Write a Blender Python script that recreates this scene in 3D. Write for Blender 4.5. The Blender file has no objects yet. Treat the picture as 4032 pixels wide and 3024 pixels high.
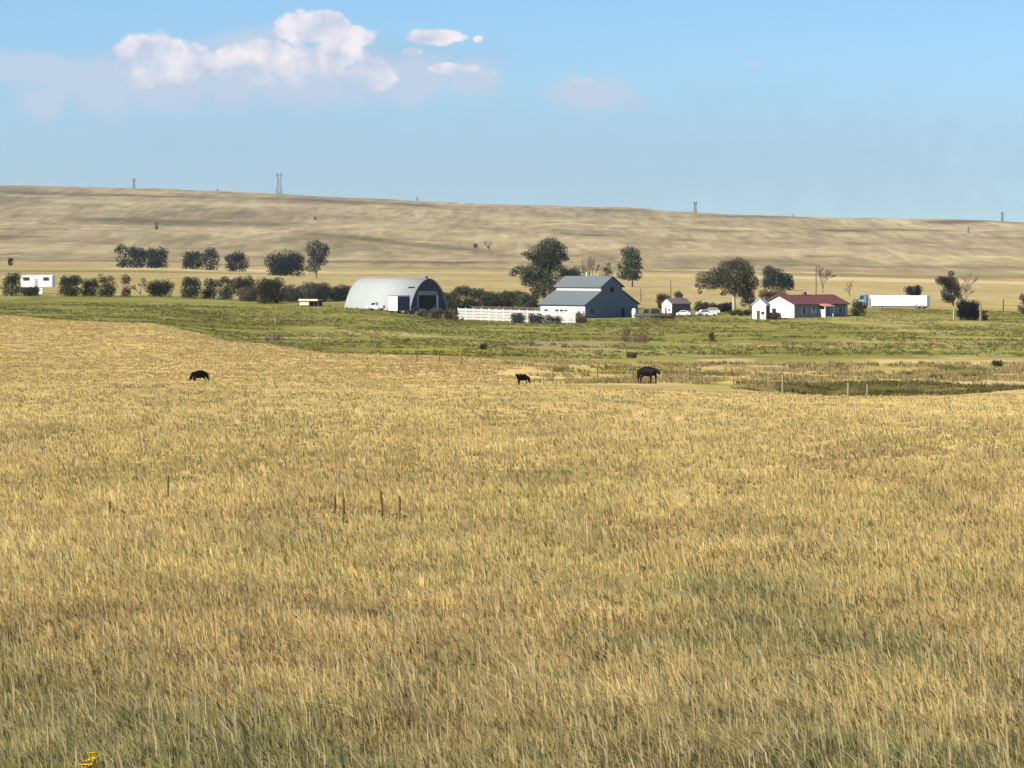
import bpy, math, random
import numpy as np
from mathutils import Vector, Matrix

SC = bpy.context.scene
COL = SC.collection
F = 16800.0                      # focal length in photo pixels (4032 wide)
TH = math.atan(512 / F)          # camera pitched down a little
CT, ST = math.cos(TH), math.sin(TH)
ZC = 20.0                        # eye height above the datum
R = math.radians
rng = np.random.default_rng(7)
random.seed(7)

# ------------------------------------------------------------------ noise
def _hash(ix, iy, s):
    n = (ix.astype(np.int64) * 374761393 + iy.astype(np.int64) * 668265263 + s * 1442695041) & 0xffffffff
    n = ((n ^ (n >> 13)) * 1274126177) & 0xffffffff
    return ((n ^ (n >> 16)) & 0xffff) / 65535.0
def vnoise(x, y, s=0):
    x = np.asarray(x, float); y = np.asarray(y, float)
    ix = np.floor(x); iy = np.floor(y); fx = x - ix; fy = y - iy
    fx = fx * fx * (3 - 2 * fx); fy = fy * fy * (3 - 2 * fy)
    a = _hash(ix, iy, s); b = _hash(ix + 1, iy, s); c = _hash(ix, iy + 1, s); d = _hash(ix + 1, iy + 1, s)
    return (a + (b - a) * fx) * (1 - fy) + (c + (d - c) * fx) * fy
def fbm(x, y, s=0, o=4):
    t = 0; a = 1; n = 0
    for k in range(o):
        t = t + a * (vnoise(x * 2 ** k + 17.3 * k, y * 2 ** k - 9.1 * k, s + k) - .5); n += a; a *= .55
    return t / n * 2          # about -1..1
def sstep(a, b, x):
    t = np.clip((x - a) / (b - a), 0, 1); return t * t * (3 - 2 * t)

# ------------------------------------------------------------------ terrain
def slope_of_row(row):           # dz per metre of Y for a photo row
    v = 1512.0 - row
    return (v * CT - F * ST) / (F * CT + v * ST)
def zrow(row, Y): return ZC + slope_of_row(row) * Y
def xpx(px, Y): return (px - 2016.0) / F * Y

# control rows of the land, column by column: (distance, photo row)
COLS = {
 -1500: [(330,1478),(365,1490),(400,1470),(720,1205),(760,1215),(1000,1165),(1100,1150),(1300,1100),(1600,1055),(2000,1036),(2600,1018),(3500,925),(5000,800),(6500,695)],
 0:     [(330,1498),(365,1513),(400,1490),(700,1240),(735,1251),(1000,1186),(1100,1166),(1300,1110),(1600,1062),(2000,1040),(2600,1020),(3500,935),(5000,820),(6500,738)],
 600:   [(330,1498),(365,1514),(400,1490),(650,1274),(690,1284),(1000,1195),(1100,1168),(1300,1112),(1600,1064),(2000,1040),(2600,1022),(3500,940),(5000,832),(6500,752)],
 1000:  [(330,1503),(365,1517),(400,1492),(560,1352),(590,1354),(800,1270),(1000,1204),(1100,1182),(1300,1120),(1500,1080),(2000,1056),(2600,1036),(3500,950),(5000,840),(6500,768)],
 1400:  [(330,1508),(365,1520),(400,1492),(500,1397),(520,1398),(700,1305),(950,1216),(1100,1165),(1300,1122),(1600,1088),(2000,1064),(2600,1044),(3500,955),(5000,855),(6500,790)],
 1800:  [(330,1515),(365,1525),(400,1480),(430,1446),(520,1396),(700,1318),(900,1262),(1000,1214),(1100,1168),(1300,1124),(1600,1092),(2000,1068),(2600,1050),(3500,960),(5000,868),(6500,808)],
 2200:  [(330,1521),(345,1528),(372,1508),(450,1452),(520,1404),(700,1325),(900,1266),(930,1252),(1000,1215),(1100,1172),(1300,1126),(1600,1094),(2000,1072),(2600,1052),(3500,965),(5000,880),(6500,825)],
 2700:  [(330,1539),(345,1541),(372,1511),(450,1456),(520,1412),(700,1325),(900,1262),(950,1240),(1000,1215),(1100,1176),(1300,1128),(1600,1098),(2000,1076),(2600,1056),(3500,980),(5000,895),(6500,842)],
 3000:  [(330,1549),(345,1554),(366,1545),(377,1512),(450,1460),(520,1412),(700,1322),(900,1258),(950,1236),(1000,1215),(1100,1180),(1300,1132),(1600,1104),(2000,1082),(2600,1060),(3500,985),(5000,902),(6500,850)],
 3350:  [(330,1563),(345,1569),(366,1566),(376,1507),(450,1462),(520,1412),(700,1320),(900,1256),(950,1232),(1000,1213),(1100,1184),(1300,1138),(1600,1110),(2000,1088),(2600,1064),(3500,990),(5000,910),(6500,864)],
 3700:  [(330,1560),(345,1565),(366,1561),(377,1508),(450,1464),(520,1412),(700,1322),(900,1260),(950,1236),(1000,1218),(1100,1190),(1300,1150),(1600,1120),(2000,1096),(2600,1070),(3500,995),(5000,915),(6500,868)],
 4032:  [(330,1556),(345,1559),(366,1546),(382,1515),(450,1466),(520,1414),(700,1325),(900,1264),(950,1240),(1000,1224),(1100,1196),(1300,1158),(1600,1126),(2000,1100),(2600,1072),(3500,1000),(5000,922),(6500,880)],
 5500:  [(330,1550),(365,1552),(400,1510),(450,1470),(520,1420),(700,1330),(900,1268),(1000,1232),(1100,1200),(1300,1165),(1600,1135),(2000,1106),(2600,1076),(3500,1010),(5000,940),(6500,905)],
}
CPX = np.array(sorted(COLS), float)
DT = np.concatenate([np.linspace(20, 330, 32), np.linspace(334, 400, 34), np.linspace(405, 1000, 120), np.linspace(1010, 3000, 120), np.linspace(3030, 6500, 90), np.linspace(6600, 9500, 12)])
def pchip(xk, yk, x):
    xk = np.array(xk, float); yk = np.array(yk, float)
    h = np.diff(xk); dl = np.diff(yk) / h
    m = np.zeros(len(xk))
    for i in range(1, len(xk) - 1):
        if dl[i-1] * dl[i] > 0:
            w1 = 2 * h[i] + h[i-1]; w2 = h[i] + 2 * h[i-1]
            m[i] = (w1 + w2) / (w1 / dl[i-1] + w2 / dl[i])
    m[0] = dl[0]; m[-1] = dl[-1]
    k = np.clip(np.searchsorted(xk, x) - 1, 0, len(xk) - 2)
    t = (x - xk[k]) / h[k]; t2 = t * t; t3 = t2 * t
    return (2*t3-3*t2+1)*yk[k] + (t3-2*t2+t)*h[k]*m[k] + (-2*t3+3*t2)*yk[k+1] + (t3-t2)*h[k]*m[k+1]
HT = []
for c in sorted(COLS):
    ks = [(20, 5.27), (47, 5.66)] + [(d, -slope_of_row(r) * d) for d, r in COLS[c]]
    h65 = ks[-1][1]
    ks += [(7200, h65 + 6), (9500, h65 + 60)]
    HT.append(pchip([k[0] for k in ks], [k[1] for k in ks], DT))
HT = np.array(HT)                # columns x distances
def gz(X, Y):
    X = np.asarray(X, float); Y = np.asarray(Y, float)
    px = np.clip(X / np.maximum(Y, 1) * F + 2016, CPX[0], CPX[-1])
    Yc = np.clip(Y, DT[0], DT[-1])
    i = np.clip(np.searchsorted(CPX, px) - 1, 0, len(CPX) - 2)
    t = (px - CPX[i]) / (CPX[i+1] - CPX[i])
    j = np.clip(np.searchsorted(DT, Yc) - 1, 0, len(DT) - 2)
    s = (Yc - DT[j]) / (DT[j+1] - DT[j])
    def col(k): return HT[k, j] * (1 - s) + HT[k, j+1] * s
    k0 = np.clip(i-1, 0, len(CPX)-1); k3 = np.clip(i+2, 0, len(CPX)-1)
    a, b = col(i), col(i+1)
    ts = t * t * (3 - 2 * t) * .5 + t * .5
    h = a + (b - a) * ts
    z = ZC - h
    z = z + .10 * fbm(X / 14, Y / 14, 3, 3) * sstep(20, 60, Y) * (1 - sstep(700, 1000, Y))
    z = z + .12 * fbm(X / 5, Y / 5, 5, 3) * sstep(345, 360, Y) * (1 - sstep(600, 800, Y))
    z = z + .9 * fbm(X / 90, Y / 130, 11, 3) * sstep(1150, 1500, Y)
    hill = sstep(2700, 3400, Y)
    z = z + hill * (12 * fbm(X / 420, Y / 650, 21, 4) + 4 * fbm(X / 90, Y / 170, 31, 3)) * (1 - .6 * sstep(5600, 6500, Y))
    return z
def gzs(X, Y): return float(gz(X, Y))
def at(px, Y, dz=0.0):
    X = xpx(px, Y); return Vector((X, Y, gzs(X, Y) + dz))

# ------------------------------------------------------------------ object helpers
def tag(o, label=None, cat=None, group=None, kind=None):
    if label: o['label'] = label
    if cat: o['category'] = cat
    if group: o['group'] = group
    if kind: o['kind'] = kind
    return o
def empty(name, loc, rz=0, label=None, cat=None, group=None):
    o = bpy.data.objects.new(name, None); COL.objects.link(o)
    o.location = loc; o.rotation_euler = (0, 0, rz); o.empty_display_size = .5
    return tag(o, label, cat, group)
def mesh_obj(name, me, mat, parent=None):
    o = bpy.data.objects.new(name, me); COL.objects.link(o)
    if mat: me.materials.append(mat)
    if parent: o.parent = parent
    return o
class MB:
    def __init__(s): s.v = []; s.f = []
    def add(s, vs, fs):
        n = len(s.v); s.v += [tuple(v) for v in vs]; s.f += [tuple(i + n for i in f) for f in fs]; return s
    def box(s, x0, x1, y0, y1, z0, z1):
        return s.add([(x0,y0,z0),(x1,y0,z0),(x1,y1,z0),(x0,y1,z0),(x0,y0,z1),(x1,y0,z1),(x1,y1,z1),(x0,y1,z1)],
                     [(0,3,2,1),(4,5,6,7),(0,1,5,4),(1,2,6,5),(2,3,7,6),(3,0,4,7)])
    def prism_y(s, prof, y0, y1):        # profile (x,z) extruded along y
        n = len(prof)
        vs = [(x, y0, z) for x, z in prof] + [(x, y1, z) for x, z in prof]
        fs = [tuple(range(n)), tuple(range(2*n-1, n-1, -1))]
        fs += [((i+1) % n, i, n+i, n+(i+1) % n) for i in range(n)]
        return s.add(vs, fs)
    def prism_x(s, prof, x0, x1):        # profile (y,z) extruded along x
        n = len(prof)
        vs = [(x0, y, z) for y, z in prof] + [(x1, y, z) for y, z in prof]
        fs = [tuple(range(n)), tuple(range(2*n-1, n-1, -1))]
        fs += [((i+1) % n, i, n+i, n+(i+1) % n) for i in range(n)]
        return s.add(vs, fs)
    def slab(s, p0, p1, y0, y1, t):      # roof sheet from (x,z) p0 to p1, thickness t
        dx, dz = p1[0]-p0[0], p1[1]-p0[1]; L = math.hypot(dx, dz); nx, nz = -dz/L*t, dx/L*t
        if nz < 0: nx, nz = -nx, -nz
        return s.prism_y([p0, p1, (p1[0]+nx, p1[1]+nz), (p0[0]+nx, p0[1]+nz)], y0, y1)
    def tube(s, p0, p1, r0, r1=None, n=6):
        r1 = r0 if r1 is None else r1
        p0 = Vector(p0); p1 = Vector(p1); d = (p1 - p0)
        if d.length < 1e-6: return s
        q = d.to_track_quat('Z', 'Y')
        a = [p0 + q @ Vector((math.cos(2*math.pi*k/n)*r0, math.sin(2*math.pi*k/n)*r0, 0)) for k in range(n)]
        b = [p1 + q @ Vector((math.cos(2*math.pi*k/n)*r1, math.sin(2*math.pi*k/n)*r1, 0)) for k in range(n)]
        return s.add(a + b, [tuple(range(n-1, -1, -1)), tuple(range(n, 2*n))] + [(k, (k+1) % n, n+(k+1) % n, n+k) for k in range(n)])
    def dome(s, c, rx, ry, rz, n=14, m=7, z0=0.0):
        vs = []; fs = []
        for i in range(m + 1):
            a = math.pi / 2 * i / m
            for k in range(n):
                t = 2 * math.pi * k / n
                vs.append((c[0] + rx*math.cos(a)*math.cos(t), c[1] + ry*math.cos(a)*math.sin(t), c[2] + rz*math.sin(a)))
        for i in range(m):
            for k in range(n):
                fs.append((i*n+k, i*n+(k+1) % n, (i+1)*n+(k+1) % n, (i+1)*n+k))
        return s.add(vs, fs)
    def build(s, name, mat, parent=None, smooth=False):
        me = bpy.data.meshes.new(name); me.from_pydata(s.v, [], s.f); me.validate(); me.update()
        if smooth:
            for p in me.polygons: p.use_smooth = True
        return mesh_obj(name, me, mat, parent)
def np_mesh(name, V, Fc, nside, mat, cols=None, parent=None, smooth=False):
    """V (n,3), Fc flat int array of faces all with nside corners"""
    me = bpy.data.meshes.new(name)
    nf = len(Fc) // nside
    me.vertices.add(len(V)); me.vertices.foreach_set('co', np.ascontiguousarray(V, np.float32).ravel())
    me.loops.add(len(Fc)); me.loops.foreach_set('vertex_index', np.ascontiguousarray(Fc, np.int32))
    me.polygons.add(nf)
    me.polygons.foreach_set('loop_start', np.arange(0, nf*nside, nside, dtype=np.int32))
    me.polygons.foreach_set('loop_total', np.full(nf, nside, np.int32))
    if smooth: me.polygons.foreach_set('use_smooth', np.ones(nf, bool))
    me.update(calc_edges=True)
    if cols is not None:
        ca = me.color_attributes.new('Col', 'FLOAT_COLOR', 'POINT')
        c4 = np.ones((len(V), 4), np.float32); c4[:, :3] = cols
        ca.data.foreach_set('color', c4.ravel())
    return mesh_obj(name, me, mat, parent)

# ------------------------------------------------------------------ materials
def new_mat(name):
    m = bpy.data.materials.new(name); m.use_nodes = True
    nt = m.node_tree; nt.nodes.clear()
    return m, nt
def mat(name, rgb, rough=.7, var=.12, scale=1.5, metal=0.0, spec=.3, streak=None, bump=0.0):
    m, nt = new_mat(name); N = nt.nodes; L = nt.links
    out = N.new('ShaderNodeOutputMaterial'); b = N.new('ShaderNodeBsdfPrincipled')
    b.inputs['Roughness'].default_value = rough; b.inputs['Metallic'].default_value = metal
    b.inputs['Specular IOR Level'].default_value = spec
    tc = N.new('ShaderNodeTexCoord'); mp = N.new('ShaderNodeMapping'); nz = N.new('ShaderNodeTexNoise')
    L.new(tc.outputs['Object'], mp.inputs['Vector']); L.new(mp.outputs['Vector'], nz.inputs['Vector'])
    if streak: mp.inputs['Scale'].default_value = streak
    nz.inputs['Scale'].default_value = scale; nz.inputs['Detail'].default_value = 5
    mr = N.new('ShaderNodeMapRange'); L.new(nz.outputs['Fac'], mr.inputs['Value'])
    mr.inputs['From Min'].default_value = .25; mr.inputs['From Max'].default_value = .75
    mr.inputs['To Min'].default_value = 1 - var; mr.inputs['To Max'].default_value = 1 + var
    mx = N.new('ShaderNodeVectorMath'); mx.operation = 'SCALE'; mx.inputs[0].default_value = rgb
    L.new(mr.outputs['Result'], mx.inputs['Scale']); L.new(mx.outputs['Vector'], b.inputs['Base Color'])
    if bump:
        bp = N.new('ShaderNodeBump'); bp.inputs['Strength'].default_value = bump; L.new(nz.outputs['Fac'], bp.inputs['Height']); L.new(bp.outputs['Normal'], b.inputs['Normal'])
    L.new(b.outputs['BSDF'], out.inputs['Surface'])
    return m
def attr_mat(name, transl=0.0, rough=.9, noise=None):
    m, nt = new_mat(name); N = nt.nodes; L = nt.links
    out = N.new('ShaderNodeOutputMaterial'); at_ = N.new('ShaderNodeAttribute'); at_.attribute_name = 'Col'
    col = at_.outputs['Color']
    if noise:
        geo = N.new('ShaderNodeNewGeometry'); prev = None
        for sc, amp, sx in noise:
            mp = N.new('ShaderNodeMapping'); mp.inputs['Scale'].default_value = sx
            nz = N.new('ShaderNodeTexNoise'); nz.inputs['Scale'].default_value = sc; nz.inputs['Detail'].default_value = 4; nz.inputs['Roughness'].default_value = .6
            L.new(geo.outputs['Position'], mp.inputs['Vector']); L.new(mp.outputs['Vector'], nz.inputs['Vector'])
            mr = N.new('ShaderNodeMapRange'); mr.inputs['From Min'].default_value = .28; mr.inputs['From Max'].default_value = .72
            mr.inputs['To Min'].default_value = 1 - amp; mr.inputs['To Max'].default_value = 1 + amp
            L.new(nz.outputs['Fac'], mr.inputs['Value'])
            if prev is None: prev = mr.outputs['Result']
            else:
                mu = N.new('ShaderNodeMath'); mu.operation = 'MULTIPLY'; L.new(prev, mu.inputs[0]); L.new(mr.outputs['Result'], mu.inputs[1]); prev = mu.outputs[0]
        sv = N.new('ShaderNodeVectorMath'); sv.operation = 'SCALE'; L.new(col, sv.inputs[0]); L.new(prev, sv.inputs['Scale']); col = sv.outputs['Vector']
    d = N.new('ShaderNodeBsdfDiffuse'); L.new(col, d.inputs['Color']); d.inputs['Roughness'].default_value = rough
    sh = d.outputs['BSDF']
    if transl:
        t = N.new('ShaderNodeBsdfTranslucent'); L.new(col, t.inputs['Color'])
        mx = N.new('ShaderNodeMixShader'); mx.inputs['Fac'].default_value = transl
        L.new(d.outputs['BSDF'], mx.inputs[1]); L.new(t.outputs['BSDF'], mx.inputs[2]); sh = mx.outputs['Shader']
    L.new(sh, out.inputs['Surface'])
    return m

M = {}
M['ground'] = attr_mat('dry_ground', 0, 1.0, [(3.0, .10, (1,1,1)), (.35, .16, (1,.8,1)), (.05, .14, (1,.6,1)), (.008, .10, (1,.6,1)), (.22, .10, (1,.05,1))])
M['blade'] = attr_mat('grass_blade', .48)
M['leaf'] = attr_mat('leaf', .28)
M['bark'] = mat('bark', (.16,.13,.10), .95, .3, 2)
M['pale_bark'] = mat('pale_bark', (.42,.37,.27), .9, .2, 2)
M['bare_bark'] = mat('bare_bark', (.21,.155,.125), .95, .25, 1)
M['pale_twig'] = mat('pale_twig', (.32,.26,.19), .95, .25, 1)
M['white_paint'] = mat('white_paint', (.80,.79,.76), .6, .06, .6)
M['white_board'] = mat('weathered_white_board', (.70,.71,.69), .7, .12, .9, streak=(1,1,4))
M['fence_white'] = mat('fence_white', (.40,.41,.395), .75, .14, .9, streak=(1,1,3))
M['white_metal'] = mat('white_vehicle_paint', (.80,.80,.79), .35, .03, .5, spec=.5)
M['metal_roof'] = mat('grey_metal_roof', (.13,.15,.165), .6, .10, .5, streak=(4,.4,1), spec=.4)
M['galv'] = mat('galvanised_arch', (.31,.335,.345), .75, .06, .5, streak=(.3,5,.3), spec=.5)
M['barn_wall'] = mat('grey_board_wall', (.18,.205,.225), .8, .22, .8, streak=(5,5,.4))
M['dark_steel'] = mat('dark_end_wall', (.07,.07,.10), .8, .12, .8)
M['dark_in'] = mat('dark_interior', (.02,.02,.022), .9, .1)
M['frame_grey'] = mat('door_frame_grey', (.33,.31,.34), .7, .1)
M['red_roof'] = mat('red_roof_shingle', (.165,.055,.05), .8, .15, 1.2)
M['blue_grey'] = mat('blue_grey_siding', (.27,.27,.28), .7, .08, .8)
M['pink_roof'] = mat('pale_red_porch_roof', (.55,.25,.23), .7, .1)
M['glass'] = mat('window_glass', (.03,.035,.045), .12, .05, spec=.6)
M['cream'] = mat('cream_board', (.68,.58,.40), .75, .1, .8)
M['brown_board'] = mat('brown_board', (.10,.07,.055), .9, .2, 1)
M['mauve_roof'] = mat('weathered_brown_roof', (.15,.115,.125), .9, .15, 1)
M['rubber'] = mat('tyre_rubber', (.02,.02,.02), .9, .1)
M['steel'] = mat('steel_rim', (.35,.35,.36), .4, .1, metal=.6)
M['navy'] = mat('dark_blue_paint', (.035,.035,.11), .5, .1)
M['teal'] = mat('faded_teal_paint', (.15,.24,.27), .6, .15)
M['blue_cab'] = mat('blue_vehicle_paint', (.11,.20,.33), .45, .06)
M['green_truck'] = mat('grey_green_paint', (.14,.17,.14), .6, .15)
M['tan_paint'] = mat('tan_canvas', (.30,.27,.20), .8, .12)
M['post'] = mat('weathered_post', (.25,.215,.15), .9, .2, 3)
M['dark_post'] = mat('dark_wood', (.12,.085,.06), .95, .2, 2)
M['lattice'] = mat('galvanised_lattice', (.16,.17,.19), .6, .05)
M['cow'] = mat('black_hide', (.0045,.0022,.002), .7, .3, 3, spec=.15)
M['stalk'] = mat('dry_brown_stalk', (.12,.08,.03), .95, .3, 20)
M['petal'] = mat('yellow_petal', (.85,.62,.01), .7, .1, 30)
M['stem'] = mat('green_stem', (.08,.11,.03), .9, .2, 20)
M['rock'] = mat('pale_rock', (.42,.37,.27), .95, .15, 2)

# ------------------------------------------------------------------ ground sheet
S = np.array
STRAW = S([.40,.30,.122]); GOLD = S([.40,.30,.125]); OLIVE = S([.155,.14,.038]); MEADOW = S([.142,.136,.038])
DRY = S([.36,.27,.125]); TAN = S([.28,.228,.118]); HILL = S([.23,.192,.122]); PALE = S([.47,.375,.21]); DARKST = S([.15,.115,.05])
MAUVE = S([.27,.205,.13]); LIME = S([.23,.19,.03]); EARTH = S([.25,.18,.10])
D2X = S([-1500,0,600,1000,1300,1600,1850,1950,2100,2500,6000]); D2Y = S([720,702,652,561,520,500,492,490,488,485,485])
def lerp(a, b, t): return a + (b - a) * t[..., None]
def paint(px, d, X, Y, Z):
    row = 1000 - (Z - ZC) / d * F
    n1 = fbm(X/60, Y/120, 41, 4); n2 = fbm(X/9, Y/22, 51, 3); n3 = fbm(X/300, Y/500, 61, 3); n4 = fbm(X/2.2, Y/5, 71, 3)
    c = np.broadcast_to(STRAW, X.shape + (3,)).copy()
    c = c * (1 + .10 * n1 + .08 * n2)[..., None]
    # mown-looking brighter rim of the field crest
    c = lerp(c, GOLD * 1.08, .6 * np.exp(-((d - 325) / 14) ** 2))
    # thatch and soil between the near blades
    c = lerp(c, S([.31,.24,.10]), 1 - sstep(42, 100, d))
    # dry slope behind the first crest on the left
    d2 = np.interp(px, D2X, D2Y)
    mid = sstep(345, 350, d)
    g2 = GOLD * (1 + .10 * n1 + .09 * n2)[..., None]
    g2 = lerp(g2, S([.36,.26,.115]), .55 * sstep(.1, .7, n1 + .4 * n2))
    c = lerp(c, g2, mid)
    # creek bottom, right of the slope
    cr = mid * sstep(1800, 2250, px + 150 * n2) * (1 - sstep(470, 520, d + 25 * n1))
    mixc = lerp(np.broadcast_to(DRY, c.shape), OLIVE * 1.5, sstep(-.15, .35, n2 + .3 * n4))
    mixc = lerp(mixc, GOLD, sstep(-.1, .3, fbm(X/5, Y/14, 81, 3)))
    gx = sstep(1700, 1950, px) * (1 - sstep(2150, 2500, px)) * mid * sstep(385, 410, d)
    mixc = lerp(mixc, DRY * 1.25, gx * .5)
    c = lerp(c, mixc, cr)
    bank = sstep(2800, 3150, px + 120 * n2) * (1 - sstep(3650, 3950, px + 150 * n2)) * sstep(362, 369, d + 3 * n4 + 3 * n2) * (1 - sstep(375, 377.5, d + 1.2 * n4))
    c = lerp(c, S([.062,.054,.020]) * (1 + .8 * n4 + .5 * n2)[..., None], bank * .92)  # shade on the bank face, painted into the ground colour as near-black olive
    lip = sstep(2700, 3000, px) * sstep(376, 378, d) * (1 - sstep(381, 388, d))
    c = lerp(c, PALE * .95, lip * .5)
    foot = sstep(2250, 2600, px) * sstep(344, 348, d) * (1 - sstep(362, 366, d))
    c = lerp(c, EARTH * 1.15, foot * .75)
    # meadow
    me = sstep(0, 6, d - d2 - 7 * n2) * sstep(1800, 2100, -px + 3950 - 0) if False else sstep(0, 8, d - d2 - 6 * n2)
    me = lerp(me[..., None], sstep(470, 525, d + 35 * n1 + 25 * n2)[..., None], sstep(1600, 2250, px + 120 * n1))[..., 0]
    mdw = lerp(np.broadcast_to(MEADOW, c.shape), MEADOW * 1.35 + .01, sstep(-.3, .5, n2))
    mdw = lerp(mdw, OLIVE * .72, .8 * sstep(.05, .5, fbm(X/22, Y/60, 91, 4)))
    mdw = lerp(mdw, S([.31,.245,.105]), .85 * sstep(-.02, .35, fbm(X/40, Y/70, 95, 4) + .25 * fbm(X/9, Y/15, 96, 2)) * sstep(900, 1700, px) * (1 - .6 * sstep(700, 850, d)))
    mdw = lerp(mdw, LIME, .8 * np.exp(-((px - 1720) / 240) ** 2 - ((d - 545) / 28) ** 2))
    mdw = lerp(mdw, S([.27,.20,.12]), .7 * np.exp(-((px - 2230) / 230) ** 2 - ((d - 610) / 50) ** 2))
    mdw = lerp(mdw, PALE * .85, .85 * np.exp(-((d - 505 - 30 * n2 - 22 * n1) / 18) ** 2) * sstep(2500, 2800, px) * sstep(-.35, .1, fbm(X/9, Y/30, 99, 3)))
    mdw = lerp(mdw, PALE * .6, .5 * sstep(.2, .5, fbm(X/10, Y/14, 97, 2)) * sstep(3100, 3500, px) * sstep(560, 600, d) * (1 - sstep(640, 700, d)))
    c = lerp(c, mdw, me * mid)
    # yellow-green weeds in the creek
    c = lerp(c, LIME * 1.1, .75 * np.exp(-((px - 2390) / 110) ** 2 - ((d - 440) / 10) ** 2))
    # fields behind the farm, by distance
    bd = np.interp(px, [0, 600, 1200, 1800, 2200, 3000, 3500, 4032], [1112, 1110, 1085, 1035, 1000, 985, 990, 985])
    bk = sstep(0, 25, d - bd - 12 * n1)
    fld = lerp(np.broadcast_to(TAN, c.shape), S([.27,.22,.095]), sstep(-.3, .4, n1))
    c = lerp(c, fld, bk)
    def strip(c, ks, hw, colr, amt=1.0):
        k = S(ks, float); dd = np.interp(px, k[:, 0], k[:, 1]); w = np.interp(px, k[:, 0], k[:, 2]) * hw
        t = np.exp(-(((d - dd + 9 * n1) / w) ** 4)) * amt
        x0, x1 = k[0, 0], k[-1, 0]
        t = t * sstep(x0 - 60, x0 + 120, px) * (1 - sstep(x1 - 120, x1 + 60, px))
        return lerp(c, np.broadcast_to(colr, c.shape) * (1 + .12 * n1)[..., None], t)
    c = strip(c, [(-1500,1560,1),(0,1570,1),(700,1560,1),(1000,1560,.6)], 48, OLIVE * 1.15, .85)
    c = strip(c, [(2300,1340,1),(3050,1360,1)], 62, MAUVE, .9)
    c = strip(c, [(3000,1290,1),(6000,1300,1)], 40, MAUVE * 1.15, .6)
    c = strip(c, [(400,1720,1.0),(1250,1800,1.0),(1750,1880,1.1),(2600,1850,1),(3400,1750,1.1),(6000,1600,1.4)], 88, PALE * .85, .85)
    c = strip(c, [(1000,1420,1),(2000,1420,1),(2400,1440,1)], 22, DARKST * 1.6, .5)
    # hills
    hl = sstep(1950, 2350, d)
    hc = lerp(np.broadcast_to(HILL, c.shape), HILL * 1.28, sstep(-.25, .5, fbm(X/260, Y/420, 101, 4)))
    hc = lerp(hc, S([.125,.104,.06]), .7 * sstep(.08, .55, fbm(X/330, Y/300, 111, 5)))
    hc = lerp(hc, S([.25,.19,.13]), .5 * sstep(.0, .5, fbm(X/150, Y/500, 121, 4)))
    hc = hc * (1 + .22 * fbm(X/40, Y/120, 131, 3) + .16 * fbm(X/14, Y/60, 133, 2))[..., None]
    sp = fbm(X/7, Y/110, 135, 3); sp2 = fbm(X/22, Y/260, 137, 3)
    hc = lerp(hc, S([.235,.178,.125]), .55 * sstep(.0, .5, fbm(X/120, Y/700, 139, 3)))
    hc = hc * (1 + .34 * sp + .22 * sp2)[..., None] * S([.97, .97, .88])
    c = lerp(c, hc, hl)
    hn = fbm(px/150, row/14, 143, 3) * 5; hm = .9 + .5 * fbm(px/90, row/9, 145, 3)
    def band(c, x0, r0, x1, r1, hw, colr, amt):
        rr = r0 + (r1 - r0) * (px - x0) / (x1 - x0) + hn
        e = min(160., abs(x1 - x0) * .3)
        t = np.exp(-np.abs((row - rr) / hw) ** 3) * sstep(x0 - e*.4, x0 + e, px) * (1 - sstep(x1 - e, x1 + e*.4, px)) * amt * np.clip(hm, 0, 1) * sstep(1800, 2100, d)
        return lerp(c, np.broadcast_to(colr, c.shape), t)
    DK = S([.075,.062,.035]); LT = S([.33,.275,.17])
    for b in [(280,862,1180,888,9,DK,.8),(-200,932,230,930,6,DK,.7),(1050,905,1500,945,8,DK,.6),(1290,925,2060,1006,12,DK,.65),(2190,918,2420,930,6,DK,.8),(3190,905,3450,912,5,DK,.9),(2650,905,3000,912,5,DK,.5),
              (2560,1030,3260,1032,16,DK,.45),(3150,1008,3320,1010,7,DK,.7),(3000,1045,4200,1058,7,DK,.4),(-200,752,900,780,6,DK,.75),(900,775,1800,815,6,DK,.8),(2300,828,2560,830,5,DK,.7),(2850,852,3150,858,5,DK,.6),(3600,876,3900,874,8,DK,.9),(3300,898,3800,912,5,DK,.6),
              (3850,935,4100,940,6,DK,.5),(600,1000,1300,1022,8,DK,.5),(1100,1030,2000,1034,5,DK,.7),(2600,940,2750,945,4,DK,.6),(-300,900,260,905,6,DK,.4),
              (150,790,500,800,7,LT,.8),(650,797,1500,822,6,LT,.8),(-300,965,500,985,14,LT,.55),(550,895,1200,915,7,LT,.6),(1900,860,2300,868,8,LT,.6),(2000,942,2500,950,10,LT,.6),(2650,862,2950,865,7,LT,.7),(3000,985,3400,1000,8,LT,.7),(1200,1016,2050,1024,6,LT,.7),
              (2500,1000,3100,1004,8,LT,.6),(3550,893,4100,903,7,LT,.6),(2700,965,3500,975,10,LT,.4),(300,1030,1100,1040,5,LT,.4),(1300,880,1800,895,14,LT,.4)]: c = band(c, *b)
    c = strip(c, [(-1500,2450,1.5),(0,2400,1.5),(500,2350,1.3),(1250,2280,1.1),(1750,2230,1),(2600,2200,1),(3400,2150,1),(6000,2100,1.2)], 85, DARKST, .65)
    c = strip(c, [(1150,1650,1),(1750,1640,1),(2250,1600,1)], 30, DARKST * 1.5, .8)
    return np.clip(c, .01, .85)

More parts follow.
